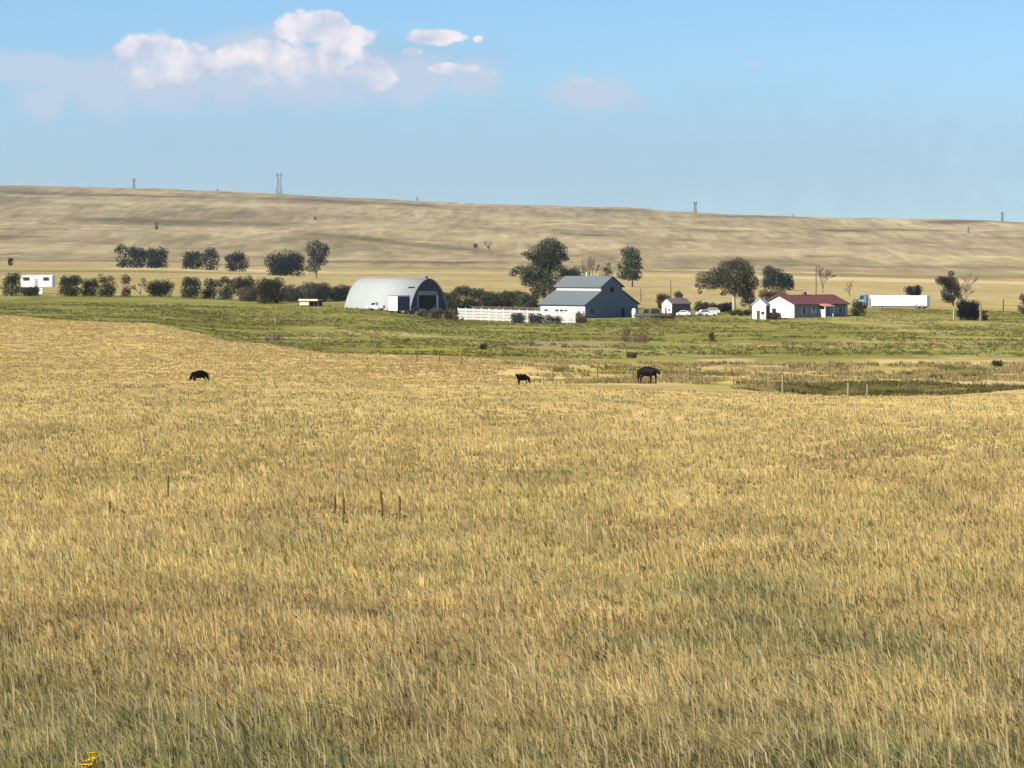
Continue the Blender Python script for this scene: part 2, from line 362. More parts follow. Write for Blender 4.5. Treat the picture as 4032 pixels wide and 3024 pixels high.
def sheet(name, ds, label):
    pxs = np.concatenate([np.linspace(-1500, -60, 60), np.linspace(-40, 4072, 640), np.linspace(4100, 5500, 60)])
    P, D = np.meshgrid(pxs, ds)
    X = xpx(P, D); Y = D
    # the outer columns spread so that the near ground also reaches well to both sides
    a = np.clip((-40 - P) / 1460, 0, 1); b = np.clip((P - 4072) / 1428, 0, 1)
    X = X - a * a * 130 + b * b * 130
    P = X / D * F + 2016
    Z = gz(X, Y)
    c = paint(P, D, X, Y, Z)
    nr, nc = P.shape
    idx = np.arange(nr * nc).reshape(nr, nc)
    q = np.stack([idx[:-1, :-1], idx[:-1, 1:], idx[1:, 1:], idx[1:, :-1]], -1).reshape(-1)
    o = np_mesh(name, np.stack([X, Y, Z], -1).reshape(-1, 3), q, 4, M['ground'], c.reshape(-1, 3), None, True)
    return tag(o, label, None, None, 'structure')
dn = np.concatenate([[4, 8, 14, 20], 1 / np.linspace(1/24, 1/330, 260), np.linspace(331, 400, 150), np.linspace(401, 1000, 330), np.linspace(1003, 2600, 260)])
dn = np.unique(dn)
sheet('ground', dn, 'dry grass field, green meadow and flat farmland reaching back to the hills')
sheet('hills', np.concatenate([np.linspace(2600, 6600, 420), np.linspace(6640, 9500, 30)]), 'low dry treeless prairie hills across the horizon')

# ------------------------------------------------------------------ grass
def blades(name, base, hgt, wid, lean, cols, label, lamp=.35):
    n = len(base)
    yaw = rng.uniform(0, 2*np.pi, n)
    side = np.stack([np.cos(yaw), np.sin(yaw), np.zeros(n)], -1) * wid[:, None]
    ld = np.stack([-np.abs(rng.normal(.6, .6, n)) , rng.normal(0, .6, n), np.zeros(n)], -1)
    ld = ld * (lean * hgt)[:, None]
    up = np.zeros((n, 3)); up[:, 2] = 1
    m1 = base + up * (hgt * .55)[:, None] + ld * .30
    top = base + up * (hgt * (1 - .25 * lean))[:, None] + ld
    b = base - up * .03
    V = np.stack([b - side, b + side, m1 - side * .8, m1 + side * .8, top - side * .12, top + side * .12], 1).reshape(-1, 3)
    k = np.arange(n)[:, None] * 6
    q = np.concatenate([k + S([0, 1, 3, 2]), k + S([2, 3, 5, 4])], 1).reshape(-1)
    c = np.repeat(cols[:, None, :], 6, 1)
    c[:, 0:2] *= .85
    o = np_mesh(name, V, q, 4, M['blade'], c.reshape(-1, 3))
    return tag(o, label, None, None, 'stuff')
def near_grass():
    NCL = 94000
    d = 1 / rng.uniform(1/352, 1/35, NCL)
    X = rng.uniform(-1, 1, NCL) * (.138 * d + 3.5)
    tall = fbm(X/3.5, d/6, 201, 4); gn = fbm(X/4.5, d/9, 211, 4); fine = rng.normal(0, 1, NCL)
    per = 8
    h = np.clip(.20 + .12 * tall + .07 * fbm(X/.5, d/1.5, 255, 2) + .05 * fine, .05, .6)
    # colour: straw, with green patches towards the camera
    green = sstep(-.05, .6, gn * .9 + .58 * (1 - sstep(41, 66, d)) - .34 * sstep(55, 110, d)) * .8
    shade = 1 + .20 * fine
    straw = S([.60,.48,.205]); pale = S([.74,.60,.295]); brown = S([.46,.345,.145]); grn = S([.27,.28,.118])
    C = np.broadcast_to(straw, (NCL, 3)).copy()
    C = lerp(C, pale, sstep(.1, .6, tall) * .6)
    C = lerp(C, brown, sstep(.15, .6, -tall + .2 * fbm(X/1.2, d/2, 221, 2)) * .75 * (1 - .7 * sstep(70, 220, d)))
    C = lerp(C, grn, green * .85)
    big = fbm(X/5, d/16, 241, 3) * .30 + fbm(X/1.3, d/5, 251, 3) * .20 + fbm(X/.30, d/1.1, 253, 2) * .30 * (50/d)**.9
    C = C * np.clip((1 + (shade - 1) * .6 * (50/d)**.7) * (1 + big), .5, 1.6)[:, None] * (.86 + .14 * sstep(44, 110, d))[:, None]
    C[:, 1] *= 1 + .05 * fbm(X/4, d/14, 261, 2)
    sp = .09 + .00035 * d
    bx = np.repeat(X, per) + rng.normal(0, 1, NCL*per) * np.repeat(sp, per)
    by = np.repeat(d, per) + rng.normal(0, 1, NCL*per) * np.repeat(sp, per)
    dd = np.repeat(d, per)
    base = np.stack([bx, by, gz(bx, by)], -1)
    hh = np.repeat(h, per) * rng.uniform(.55, 1.35, NCL*per)
    seed = rng.random(NCL*per) < .03 * np.minimum(1, 70/dd)
    hh = np.where(seed, hh * 1.9, hh) * (1 - .35 * sstep(110, 320, dd))
    w = (.006 + .017 * rng.random(NCL*per) ** 1.5) * (dd / 47) ** .35
    w = np.where(seed, w * .8, w)
    lean = np.clip(np.repeat(rng.uniform(.1, 1.0, NCL), per) * rng.uniform(.4, 1.5, NCL*per), 0, 1.1)
    cc = np.repeat(C, per, 0) * (1 + rng.uniform(-.26, .26, NCL*per) * (50/dd)**.8)[:, None]
    cc = np.where(seed[:, None], S([.66,.55,.30]) * rng.uniform(.8, 1.1, (NCL*per, 1)), cc)
    blades('grass', base, hh, w, lean, np.clip(cc, .02, .88), 'tall dry straw coloured grass with green patches filling the foreground field')
near_grass()
def stems():
    n = 5200
    d = 1 / rng.uniform(1/110, 1/37, n); X = rng.uniform(-1, 1, n) * (.138 * d + 3.5)
    k = (fbm(X/2.5, d/5, 271, 3) + rng.normal(0, .2, n)) > .0; d, X = d[k], X[k]; n = len(d)
    base = np.stack([X, d, gz(X, d)], -1)
    dark = rng.random(n) < .16
    c = np.where(dark[:, None], S([.17,.12,.055]), S([.66,.54,.28])) * rng.uniform(.75, 1.15, (n, 1))
    blades('tall_stems', base, np.where(dark, rng.uniform(.25, .5, n), rng.uniform(.32, .62, n)), rng.uniform(.005, .011, n), rng.uniform(.05, 1.1, n), c, 'scattered long bent pale seed stems and brown weed stems standing above the grass')
stems()
def mid_grass(name, n, d0, d1, px0, px1, cond, colf, hm, label):
    d = rng.uniform(d0, d1, n); px = rng.uniform(px0, px1, n); X = xpx(px, d)
    keep = cond(px, d, X); d, px, X = d[keep], px[keep], X[keep]
    n = len(d); per = 7
    C = np.repeat(colf(px, d, X), per, 0) * rng.uniform(.85, 1.15, (n*per, 1))
    bx = np.repeat(X, per) + rng.normal(0, .22, n*per); by = np.repeat(d, per) + rng.normal(0, .3, n*per)
    base = np.stack([bx, by, gz(bx, by)], -1)
    hh = np.repeat(hm * rng.uniform(.5, 1.5, n), per) * rng.uniform(.6, 1.3, n*per)
    w = rng.uniform(.025, .06, n*per)
    blades(name, base, hh, w, rng.uniform(.1, .9, n*per), np.clip(C, .02, .8), label)
def slope_c(px, d, X):
    n = fbm(X/60, d/120, 41, 4); n2 = fbm(X/9, d/22, 51, 3)
    return lerp(np.broadcast_to(S([.61,.46,.195]), (len(px), 3)), S([.52,.39,.165]), .6 * sstep(.0, .7, n + .4 * n2))
mid_grass('slope_grass', 26000, 352, 700, -900, 2100, lambda p, d, X: (d < np.interp(p, D2X, D2Y) - 1) & (p + 300 * fbm(X/6, d/10, 335, 3) < 1980), slope_c, .15, 'short dry golden grass on the left slope behind the foreground crest')
def mead_c(px, d, X):
    n2 = fbm(X/9, d/22, 51, 3)
    g = lerp(np.broadcast_to(S([.17,.165,.045]), (len(px), 3)), S([.25,.235,.075]), sstep(-.3, .5, n2))
    g = lerp(g, S([.12,.115,.033]), .7 * sstep(.05, .5, fbm(X/22, d/60, 91, 4)))
    return lerp(g, S([.42,.34,.15]), .85 * sstep(-.02, .35, fbm(X/40, d/70, 95, 4) + .25 * fbm(X/9, d/15, 96, 2)) * sstep(900, 1700, px) * (1 - .6 * sstep(700, 850, d)))
mid_grass('meadow_grass', 30000, 500, 990, -900, 4900, lambda p, d, X: (d > np.interp(p, D2X, D2Y) + 3) & (fbm(X/12, d/20, 301, 3) > -.15) & ~((p > 2450) & (d < 535)) & ~((p > 1950) & (d < 510)), mead_c, .24, 'green meadow grass and weeds between the field and the farm')
def creek_c(px, d, X):
    t = fbm(X/6, d/12, 311, 3); u = rng.random(len(px))
    g = lerp(np.broadcast_to(S([.54,.42,.19]), (len(px), 3)), S([.22,.215,.065]), sstep(.05, .4, t))
    g = lerp(g, S([.32,.23,.13]), (u < .2) * .7)
    return lerp(g, S([.26,.24,.04]), .9 * np.exp(-((px - 2390) / 140) ** 2 - ((d - 435) / 20) ** 2))
mid_grass('creek_weeds', 10000, 372, 490, 1950, 4800, lambda p, d, X: (fbm(X/4, d/9, 321, 3) > -.02) & (p + 400 * fbm(X/5, d/9, 331, 3) > 2150), creek_c, .34, 'dry and green weeds along the creek bank beyond the field')

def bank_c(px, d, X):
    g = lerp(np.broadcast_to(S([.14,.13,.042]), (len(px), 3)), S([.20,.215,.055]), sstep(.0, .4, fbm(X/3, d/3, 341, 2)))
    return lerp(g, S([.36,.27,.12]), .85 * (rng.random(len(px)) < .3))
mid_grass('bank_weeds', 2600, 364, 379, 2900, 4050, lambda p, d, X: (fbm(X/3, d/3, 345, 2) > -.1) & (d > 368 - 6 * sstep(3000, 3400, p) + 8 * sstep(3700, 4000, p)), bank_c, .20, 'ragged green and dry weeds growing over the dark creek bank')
# ------------------------------------------------------------------ trees
def leaves(lobes, leaf, dens, rgb, seed, parent, name='crown', var=.28, squash=1.0):
    """lobes: (x,y,z,rx,ry,rz) local to the tree"""
    r = np.random.default_rng(seed); P = []; Nn = []
    for (x, y, z, rx, ry, rz) in lobes:
        area = 4 * math.pi * ((rx*ry)**1.6/3 + (rx*rz)**1.6/3 + (ry*rz)**1.6/3) ** (1/1.6)
        n = max(12, int(area * dens / (leaf * leaf)))
        u = r.normal(size=(n, 3)); u /= np.linalg.norm(u, axis=1)[:, None]
        lump = 1 + .22 * fbm(u[:, 0]*2.2 + x, u[:, 2]*2.2 + u[:, 1]*1.7 + z, seed % 97, 3)
        rad = (.35 + .65 * r.random(n) ** .45) * lump
        P.append(S([x, y, z]) + u * rad[:, None] * S([rx, ry, rz])); Nn.append(u)
    P = np.concatenate(P); Nn = np.concatenate(Nn); n = len(P)
    nn = Nn * .9 + r.normal(size=(n, 3)) * .55; nn[:, 2] += .15; nn /= np.linalg.norm(nn, axis=1)[:, None]
    a = r.normal(size=(n, 3)); t = np.cross(nn, a); t /= np.linalg.norm(t, axis=1)[:, None]; b = np.cross(nn, t)
    s = leaf * r.uniform(.35, .75, n)[:, None]
    V = np.stack([P - t*s*.5, P - b*s*.45 + t*s*.1, P + t*s*.9, P + b*s*.5 + t*s*.1], 1).reshape(-1, 3)
    q = np.arange(4*n)
    cl = fbm(P[:, 0]/1.1 + 5, P[:, 2]/1.1 + P[:, 1]*.6, seed % 89, 3)
    c = S(rgb) * 1.2 * (1 + .5 * cl + var * r.uniform(-1, 1, n))[:, None]
    c[:, 0] *= 1 + .12 * r.uniform(-1, 1, n)
    o = np_mesh(name, V, q, 4, M['leaf'], np.repeat(np.clip(c, .008, .6), 4, 0), parent)
    return o
def limbs(parent, H, lobes, r0, mat_, fork=.3, seed=1, name='trunk', base=(0, 0)):
    r = random.Random(seed); m = MB()
    f = Vector((base[0] + r.uniform(-.1, .1), base[1], H * fork))
    m.tube((base[0], base[1], -.35), f, r0, r0 * .75, 8)
    lm = MB()
    for (x, y, z, rx, ry, rz) in lobes:
        e = Vector((x, y + abs(ry)*.3, z - .2*rz)); mid = f.lerp(e, .5) + Vector((r.uniform(-.3, .3), r.uniform(-.3, .3), r.uniform(-.1, .3)))
        lm.tube(f, mid, r0*.34, r0*.18, 5); lm.tube(mid, e, r0*.18, r0*.05, 5)
    if r0 > .3: lm.build('limbs', M['bark'], parent)
    else: m.add(lm.v, lm.f)
    return m.build(name, mat_, parent)
G_DK = (.048,.060,.028); G_OL = (.075,.078,.032); G_GY = (.095,.105,.068); G_BL = (.042,.060,.046); G_BR = (.11,.07,.045)
def tree(name, label, cat, px0, px1, ytop, Y, rgb, group=None, n=9, seed=1, low=.05, lobes=None, leaf=.34, dens=1.5,
         trunk='bark', fork=.3, r0=None, base_px=None, depth=1.0, taper=.0):
    pc = (px0 + px1) / 2 if base_px is None else base_px
    loc = at(pc, Y); H = zrow(ytop, Y) - loc.z; W = (px1 - px0) / F * Y
    if H < .45: print('LOW', label, round(H, 2)); H = .45
    root = empty(name, loc, 0, label, cat, group)
    r = random.Random(seed * 7 + 3)
    L = []
    if lobes:                     # given in photo pixels (x, y, rx, ry)
        for (x, y, a, b) in lobes:
            a_, b_ = a / F * Y, b / F * Y
            L.append((xpx(x, Y) - loc.x, r.uniform(-.5, .5) * W * .45 * depth, zrow(y, Y) - loc.z, a_ * 1.02, a_ * 1.02, b_ * 1.05))
    else:
        off = ((px0 + px1) / 2 - pc) / F * Y
        zc = H * (low + 1) / 2; hz = H * (1 - low) / 2
        rs = .27 * min(W, 2*hz * 1.3) + .03 * W
        for i in range(n):
            ph = 2.399963 * i + seed; rr = math.sqrt((i + .5) / n); zz = r.uniform(-1, 1)
            k = math.sqrt(max(0, 1 - .45*zz*zz)) * (1 - taper * (zz + 1) / 2)
            q = rs * r.uniform(.65, 1.15)
            L.append((off + math.cos(ph) * rr * k * max(.05, W/2 - q*.30), math.sin(ph) * rr * k * max(.05, W/2 - q*.30) * depth,
                      zc + zz * max(.05, hz - q*.6), q, q, q * .9))
        for i in range(max(3, n // 2)):          # skirt of foliage down to the ground, and an uneven top
            q = rs * r.uniform(.55, .8)
            if low < .12: L.append((off + (i + .5 - max(3, n//2)/2) / max(3, n//2) * (W - q), r.uniform(-.3, .3) * W * depth, q * .7, q, q, q))
            q = rs * r.uniform(.45, .75)
            if taper < .3: L.append((off + (i + .5 - max(3, n//2)/2) / max(3, n//2) * (W * .72 - q), r.uniform(-.2, .2) * W * depth, H - q - r.uniform(0, .22) * H, q, q, q))
        for i in range(13):
            a = 2 * math.pi * (i + r.random()) / 13; ca, sa = math.cos(a), math.sin(a); ex = r.uniform(.45, 1.0)
            kx = math.copysign(abs(ca) ** .55, ca) * r.uniform(.72, 1.04) * (1 - taper * max(0, sa)); kz = math.copysign(abs(sa) ** .6, sa) * r.uniform(.6, 1.06)
            q = rs * r.uniform(.35, .8)
            if zc + kz * hz < q * .5 and low < .12: kz = (q * .5 - zc) / hz
            L.append((off + kx * max(.05, W/2 - q * .5), r.uniform(-.35, .35) * W * depth, zc + kz * max(.05, hz - q * .6), q, q, q * .9))
        L.append((off + r.uniform(-.06, .06) * W, 0, zc - hz * .08, W*.38, W*.36 * depth + .1, hz*.80))
    sc = max(.8, Y / 1000)
    leaves(L, leaf * sc, dens, rgb, seed * 13 + 5, root)
    limbs(root, H, L[:8], r0 or max(.07, H * .022), M[trunk], fork, seed)
    return root
def bare_tree(name, label, cat, px0, px1, ytop, Y, mat_='bare_bark', group=None, seed=1, levels=5, r0=.16, spread=.55, base_px=None, thick=1.0):
    pc = (px0 + px1) / 2 if base_px is None else base_px
    loc = at(pc, Y); H = zrow(ytop, Y) - loc.z; W = (px1 - px0) / F * Y
    root = empty(name, loc, 0, label, cat, group)
    r = random.Random(seed); tr = MB(); br = MB(); segs = []
    def grow(p, d, ln, rad, lv):
        e = p + d * ln; segs.append((p, e, rad, rad * .7, lv))
        if lv == 0: return
        for k in range(3 if lv > 1 else 4):
            a = Vector((r.gauss(0, spread), r.gauss(0, spread), r.gauss(0, spread*.4)))
            nd = (d + a); nd.z = abs(nd.z) * .9 + .12; nd.normalize()
            grow(e if k < 2 else p.lerp(e, .65), nd, ln * r.uniform(.62, .9), rad * .62, lv - 1)
    grow(Vector((0, 0, -.3)), Vector((r.uniform(-.08, .08), 0, 1)).normalized(), 1, r0, levels)
    zs = max(s[1].z for s in segs); xs = sorted(abs(s[1].x) for s in segs)[int(len(segs)*.97)]
    kz = H / zs; kx = min(kz * 1.3, (W / 2) / max(xs, .01))
    for (p, e, a, b, lv) in segs:
        (tr if lv >= levels - 1 else br).tube((p.x*kx, p.y*kx, p.z*kz), (e.x*kx, e.y*kx, e.z*kz), max(a, .03*thick), max(b, .025*thick), 4 if lv < 3 else 6)
    tr.build('trunk', M[mat_], root); br.build('branches', M[mat_], root)
    return root

# big cottonwood left of the barn
tree('cottonwood_tree', 'tallest big cottonwood with wide ragged crown behind the left end of the grey barn', 'tree', 2000, 2245, 932, 985, (.056,.070,.045), seed=3, base_px=2142, trunk='pale_bark', fork=.22, r0=.42, leaf=.36, dens=2.1,
     lobes=[(2160,1000,62,62),(2130,1070,60,44),(2150,1130,42,44),(2085,1105,36,30),(2120,1150,26,26),(2180,1150,20,26),(2165,970,50,36),(2120,1000,46,36),(2195,990,44,38),(2090,1010,24,18),(2150,1020,56,36),(2215,1010,22,18),(2228,1018,16,12),(2175,1040,42,28),(2050,1062,36,18),(2022,1075,20,14),(2100,1072,40,30),(2145,1080,34,30),(2085,1100,30,20),(2120,1112,32,22),(2180,1095,24,26),(2160,1120,22,22),(2190,1125,16,18),(2105,1140,22,18),(2068,1085,24,16),(2200,1060,20,14),(2068,1000,18,10)])
tree('small_tree', 'low grey-green tree just behind the barn ridge beside the tallest cottonwood', 'tree', 2195, 2292, 1040, 1040, G_BL, seed=5, n=8, low=.2)
bare_tree('bare_tree', 'wide leafless brown thicket of trees behind the barn roof', 'bare tree', 2285, 2375, 992, 1120, seed=8, levels=5, spread=.5, thick=1.3)
bare_tree('bare_tree', 'leafless grey tree behind the barn, right of the brown thicket', 'bare tree', 2350, 2440, 1020, 1130, 'pale_twig', seed=18, levels=5, spread=.5, thick=1.2)
tree('cedar_tree', 'small dark pointed evergreen poking above the right end of the barn roof', 'tree', 2368, 2412, 1033, 1060, G_DK, seed=6, n=6, low=.0, taper=.5)
tree('cottonwood_tree', 'upright grey-green tree standing behind the right end of the barn', 'tree', 2430, 2530, 970, 1290, (.062,.075,.05), seed=9, base_px=2490, fork=.15, leaf=.4, dens=2.1,
     lobes=[(2488,1030,38,55),(2465,990,26,20),(2490,1000,30,24),(2475,1025,30,26),(2505,1030,26,26),(2490,1060,34,28),(2460,1070,26,26),(2505,1085,26,20),(2525,1055,10,8),(2440,1045,14,14),(2445,1085,22,16),(2480,1092,40,12)])
# big tree left of the house
tree('cottonwood_tree', 'broad rounded cottonwood standing left of the red-roofed house', 'tree', 2740, 3000, 1012, 955, (.060,.062,.040), seed=11, base_px=2890, trunk='pale_bark', fork=.42, r0=.42, leaf=.36, dens=2.0,
     lobes=[(2895,1075,70,48),(2830,1105,55,34),(2930,1130,44,44),(2950,1170,26,30),(2905,1040,44,26),(2860,1052,40,28),(2935,1065,36,32),(2820,1075,36,24),(2775,1092,36,24),(2760,1120,24,22),(2800,1118,38,26),(2850,1100,46,34),(2900,1105,50,36),(2950,1108,34,36),(2975,1115,22,26),(2870,1140,30,20),(2900,1150,30,20),(2940,1150,30,26),(2958,1175,22,26),(2755,1148,10,10),(2930,1190,18,20),(2962,1205,18,22),(2850,1158,14,8)])
tree('round_tree', 'dense round green tree behind the house, between the cottonwood and its lower neighbour', 'tree', 2995, 3085, 1048, 1240, G_BL, seed=14, n=10, low=.1, dens=1.1)
tree('round_tree', 'lower dense green tree behind the house, right of the taller round one', 'tree', 3060, 3128, 1075, 1250, G_BL, seed=15, n=9, low=.1)
for k, (a, b, t, s) in enumerate([(2985, 3050, 1136, 31), (3035, 3100, 1130, 32)]):
    tree('brown_bush', ['rusty brown bush behind the two white gables, beside the cottonwood', 'rusty brown bush behind the peak of the white house gable'][k], 'bush', a, b, t, 1010, (.19,.125,.075), seed=s, n=7, low=0, trunk='bare_bark', group='rusty bushes behind the house')
bare_tree('bare_tree', 'leafless pinkish tree rising behind the red roof next to a utility pole', 'bare tree', 3195, 3285, 1038, 1210, seed=21, levels=5, spread=.35, r0=.18, thick=1.2)
bare_tree('bare_tree', 'small pale leafless tree behind the right end of the red-roofed house', 'bare tree', 3322, 3365, 1100, 1150, 'pale_twig', seed=22, levels=4, thick=1.1)
# right-hand tree and evergreen
tree('leaning_tree', 'ragged half-dead tree with pale trunk at the right edge of the farm', 'tree', 3680, 3800, 1065, 905, (.075,.068,.048), seed=25, base_px=3756, trunk='pale_bark', fork=.24, r0=.2, leaf=.33, dens=2.6,
     lobes=[(3738,1150,34,34),(3722,1108,36,20),(3752,1120,26,30),(3735,1178,26,16),(3745,1077,15,12),(3700,1100,20,14),(3722,1105,22,14),(3745,1100,14,16),(3760,1120,16,26),(3735,1135,20,18),(3770,1145,16,22),(3720,1165,16,20),(3745,1172,18,16),(3780,1165,12,16),(3788,1182,10,12)])
bare_tree('bare_tree', 'leafless purplish tree just behind the ragged tree at far right', 'bare tree', 3765, 3860, 1065, 960, seed=26, levels=5, r0=.1, base_px=3800, spread=.5)
tree('cedar_bush', 'big round almost black evergreen bush beside the pale trunk at far right', 'bush', 3768, 3860, 1178, 900, (.013,.017,.013), seed=27, n=12, low=.0, dens=1.3)
tree('brown_bush', 'small brown bush right of the black evergreen bush', 'bush', 3866, 3890, 1218, 902, (.06,.042,.02), seed=28, n=4, low=0)
tree('brown_bush', 'purplish brown bush at the right edge of the picture', 'bush', 4010, 4060, 1155, 960, (.11,.075,.065), seed=29, n=6, low=0)
tree('dark_bush', 'flat-topped dark bush behind the white semi trailer', 'bush', 3566, 3630, 1122, 1180, (.02,.023,.02), seed=30, n=8, low=0, dens=1.2)
tree('dark_bush', 'dark green bush at the right-hand corner of the red-roofed house', 'bush', 3352, 3408, 1180, 925, G_OL, seed=33, n=7, low=0)
tree('dark_bush', 'dark olive tree behind the small white-gabled shed', 'tree', 2584, 2640, 1152, 975, (.05,.045,.012), seed=34, n=7, low=.1)
tree('small_tree', 'little purplish tree behind the dark roof of the small shed', 'tree', 2652, 2690, 1143, 1000, (.085,.065,.055), seed=35, n=6, low=.15)
for k, (a, b, t, Yq) in enumerate([(2732,2800,1188,975),(2790,2850,1192,970),(2835,2890,1190,972)]):
    tree('hedge_bush', ['dark hedge bush behind the parked cars, nearest the small shed', 'dark hedge bush in the middle of the three behind the parked cars', 'dark hedge bush behind the cars, touching the cottonwood trunk'][k], 'bush', a, b, t, Yq, (.045,.043,.03), seed=36+k, n=7, low=0, group='dark bushes behind the parked cars')
# brush belt between arch shed and barn
BL = ['next to the arch shed', 'with the tallest tip, second from the arch shed', 'third from the arch shed', 'in the middle of the belt', 'left of the cottonwood, fifth in the belt', 'sixth in the belt, near the cottonwood trunk', 'last in the belt, against the barn']
for k, (a, b, t) in enumerate([(1728,1805,1148),(1775,1868,1124),(1838,1915,1136),(1888,1972,1146),(1942,2020,1144),(1992,2068,1136),(2040,2125,1148)]):
    tree('belt_bush', 'grey-green bush behind the white fence, ' + BL[k], 'bush', a, b, t, 985 + (k % 3) * 6, (.082,.088,.05), seed=50+k, n=8, low=0, group='bushes between the arch shed and the barn')
# shelter belt on the left
SH = [('dark_tree', 'dark green tree at the left edge, covering the mobile home\'s left end', 10,88,1074,1100,G_DK,.0,''),
      ('dark_tree', 'dark green tree just right of the white mobile home', 228,322,1080,1098,G_DK,.0,''),
      ('dark_tree', 'shorter dark tree between two taller ones right of the mobile home', 318,392,1097,1100,G_OL,.0,''),
      ('dark_tree', 'dark tree with a notched flat top, left of the reddish tree', 385,455,1081,1096,G_DK,.0,''),
      ('reddish_tree', 'thin dark reddish-brown tree in the left row', 474,518,1079,1096,G_BR,.0,''),
      ('dark_tree', 'low wide dark tree standing alone right of the pale dead bush', 577,682,1100,1098,(.026,.032,.014),.0,''),
      ('dark_tree', 'square-shaped dark tree, first after the wide gap in the left row', 712,792,1087,1092,G_DK,.0,''),
      ('dark_tree', 'greyer tree second after the gap in the left row', 792,858,1095,1094,G_OL,.0,''),
      ('dark_tree', 'tall dark tree third after the gap in the left row', 852,925,1085,1092,G_DK,.0,''),
      ('dark_tree', 'dark tree fourth after the gap, next to the big round bush', 915,1008,1085,1094,G_DK,.15,'')]
for k, (nm, lb, a, b, t, Yq, c, lw, _) in enumerate(SH):
    tree(nm, lb, 'tree', a, b, t, Yq, c, seed=70+k, n=11, low=lw, dens=1.0, group='shelter belt trees on the left')
tree('grey_bush', 'low greyish dry brush under the trees left of the big round bush', 'bush', 935, 1020, 1128, 1075, (.13,.115,.08), seed=82, n=8, low=0)
tree('brown_brush', 'low dark brown brush below the white mobile home', 'bush', 85, 160, 1128, 1098, (.075,.062,.042), seed=83, n=8, low=0, depth=.6)
bare_tree('dead_bush', 'pale pinkish dead bush between the reddish tree and the lone wide tree', 'bush', 515, 590, 1088, 1096, 'pale_twig', seed=84, levels=5, spread=.5, thick=1.4)
tree('round_bush', 'big round olive bush at the right end of the left tree row', 'bush', 1008, 1122, 1094, 1030, (.05,.05,.022), seed=85, n=14, low=0, dens=1.1)
tree('grey_bush', 'grey-green bush between the big round bush and the cream shed', 'bush', 1108, 1200, 1122, 1045, (.085,.088,.06), seed=86, n=9, low=0)
tree('grey_bush', 'tall domed grey-green bush behind the cream shed', 'bush', 1180, 1305, 1112, 1035, G_GY, seed=87, n=12, low=0)
tree('grey_bush', 'dark grey-green bush against the left end of the arch shed', 'bush', 1298, 1385, 1122, 1035, (.06,.06,.042), seed=88, n=10, low=0)
# far trees on the flat
FT = [('leftmost dark tree of the far pair on the left', 452,510,960,1780,9),('wide dark tree right of the leftmost far tree', 500,582,968,1780,10),('rounded dark tree ending the far left cluster', 572,662,970,1760,10),
      ('low sloping far tree leaning towards the taller grey one', 715,805,985,1760,9),('taller greyish far tree with a square top', 795,862,974,1750,8),
      ('single far tree with a low tail to its right', 888,975,992,1730,9),('broad flat-topped far tree beside the tallest far tree', 1050,1205,990,1480,13)]
for k, (lb, a, b, t, Yq, n) in enumerate(FT):
    tree('far_tree', lb, 'tree', a, b, t, Yq, (.034,.046,.036), seed=100+k, n=n, low=.0, leaf=.4, dens=1.0, group='far trees on the flat behind the farm')
tree('far_tree', 'tallest far tree on the left, with a ragged open top', 'tree', 1190, 1305, 943, 1470, (.04,.05,.042), seed=110, base_px=1245, leaf=.4, dens=1.9, group='far trees on the flat behind the farm',
     lobes=[(1250,1000,36,34),(1245,958,24,14),(1270,975,26,18),(1215,965,10,16),(1225,990,26,20),(1285,990,18,20),(1255,1005,34,22),(1240,1030,34,24),(1275,1030,20,18),(1230,1055,34,18)])
tree('far_bush', 'tiny dark bush in the pale field at the far left edge', 'bush', 32, 54, 1014, 1900, (.03,.03,.02), seed=120, n=5, low=0)
bare_tree('dead_tree', 'lone pale dead tree on the hillside left of the tallest cottonwood', 'bare tree', 1905, 1960, 945, 3230, 'pale_twig', seed=121, levels=4, thick=3.5, r0=.3)
tree('hill_bush', 'small dark bush on the hillside left of the pale dead tree', 'bush', 1864, 1880, 959, 3420, (.22,.19,.12), seed=122, n=4, low=0, leaf=.5)
tree('hill_bush', 'dark bush high on the hill under the tallest pylon', 'bush', 1236, 1247, 853, 4700, (.2,.17,.12), seed=123, n=5, low=0, leaf=.3)
tree('hill_bush', 'dark bush on the hill under the leftmost pylon', 'bush', 610, 624, 873, 4150, (.2,.17,.13), seed=124, n=5, low=0, leaf=.3)
# meadow bushes
tree('russet_weed', 'round reddish-brown dead weed clump in the meadow below the barn, left of its twin', 'bush', 2436, 2490, 1290, 640, (.26,.175,.11), dens=.7, seed=130, n=7, low=0, leaf=.25, trunk='bare_bark', group='reddish weeds in the meadow')
tree('russet_weed', 'lower reddish-brown dead weed clump in the meadow, right of its taller twin', 'bush', 2482, 2560, 1308, 630, (.25,.18,.11), dens=.7, seed=131, n=8, low=0, leaf=.25, trunk='bare_bark', group='reddish weeds in the meadow')
for k, (a, b, t, Yq) in enumerate([(1035,1078,1326,560),(1072,1120,1318,556)]):
    bare_tree('grey_shrub', ['small grey leafless shrub at the edge of the golden slope', 'larger grey leafless shrub at the slope edge, right of the small one'][k], 'bush', a, b, t, Yq, 'bare_bark', seed=135+k, levels=5, r0=.03, spread=.55, thick=.8)
GR = [(2040,2075,1486,395,'green weed clump just above the small calf'),(1888,1918,1352,560,'dark weed clump in the meadow below the white fence'),(3905,3950,1415,470,'dark pointed weed by the right edge above the creek'),(3780,3850,1490,400,'bright green shrub at the right end of the creek bank'),
      (3660,3720,1496,392,'green shrub on the creek bank below the evergreen bush'),(2790,2815,1305,650,'dark green weed tuft in the meadow below the cars'),(2465,2510,1385,520,'dark weed clump above the standing cow'),(3540,3600,1470,420,'brownish weed clump behind the creek bank'),(3290,3330,1425,470,'tan weed clump beyond the middle of the creek bank')]
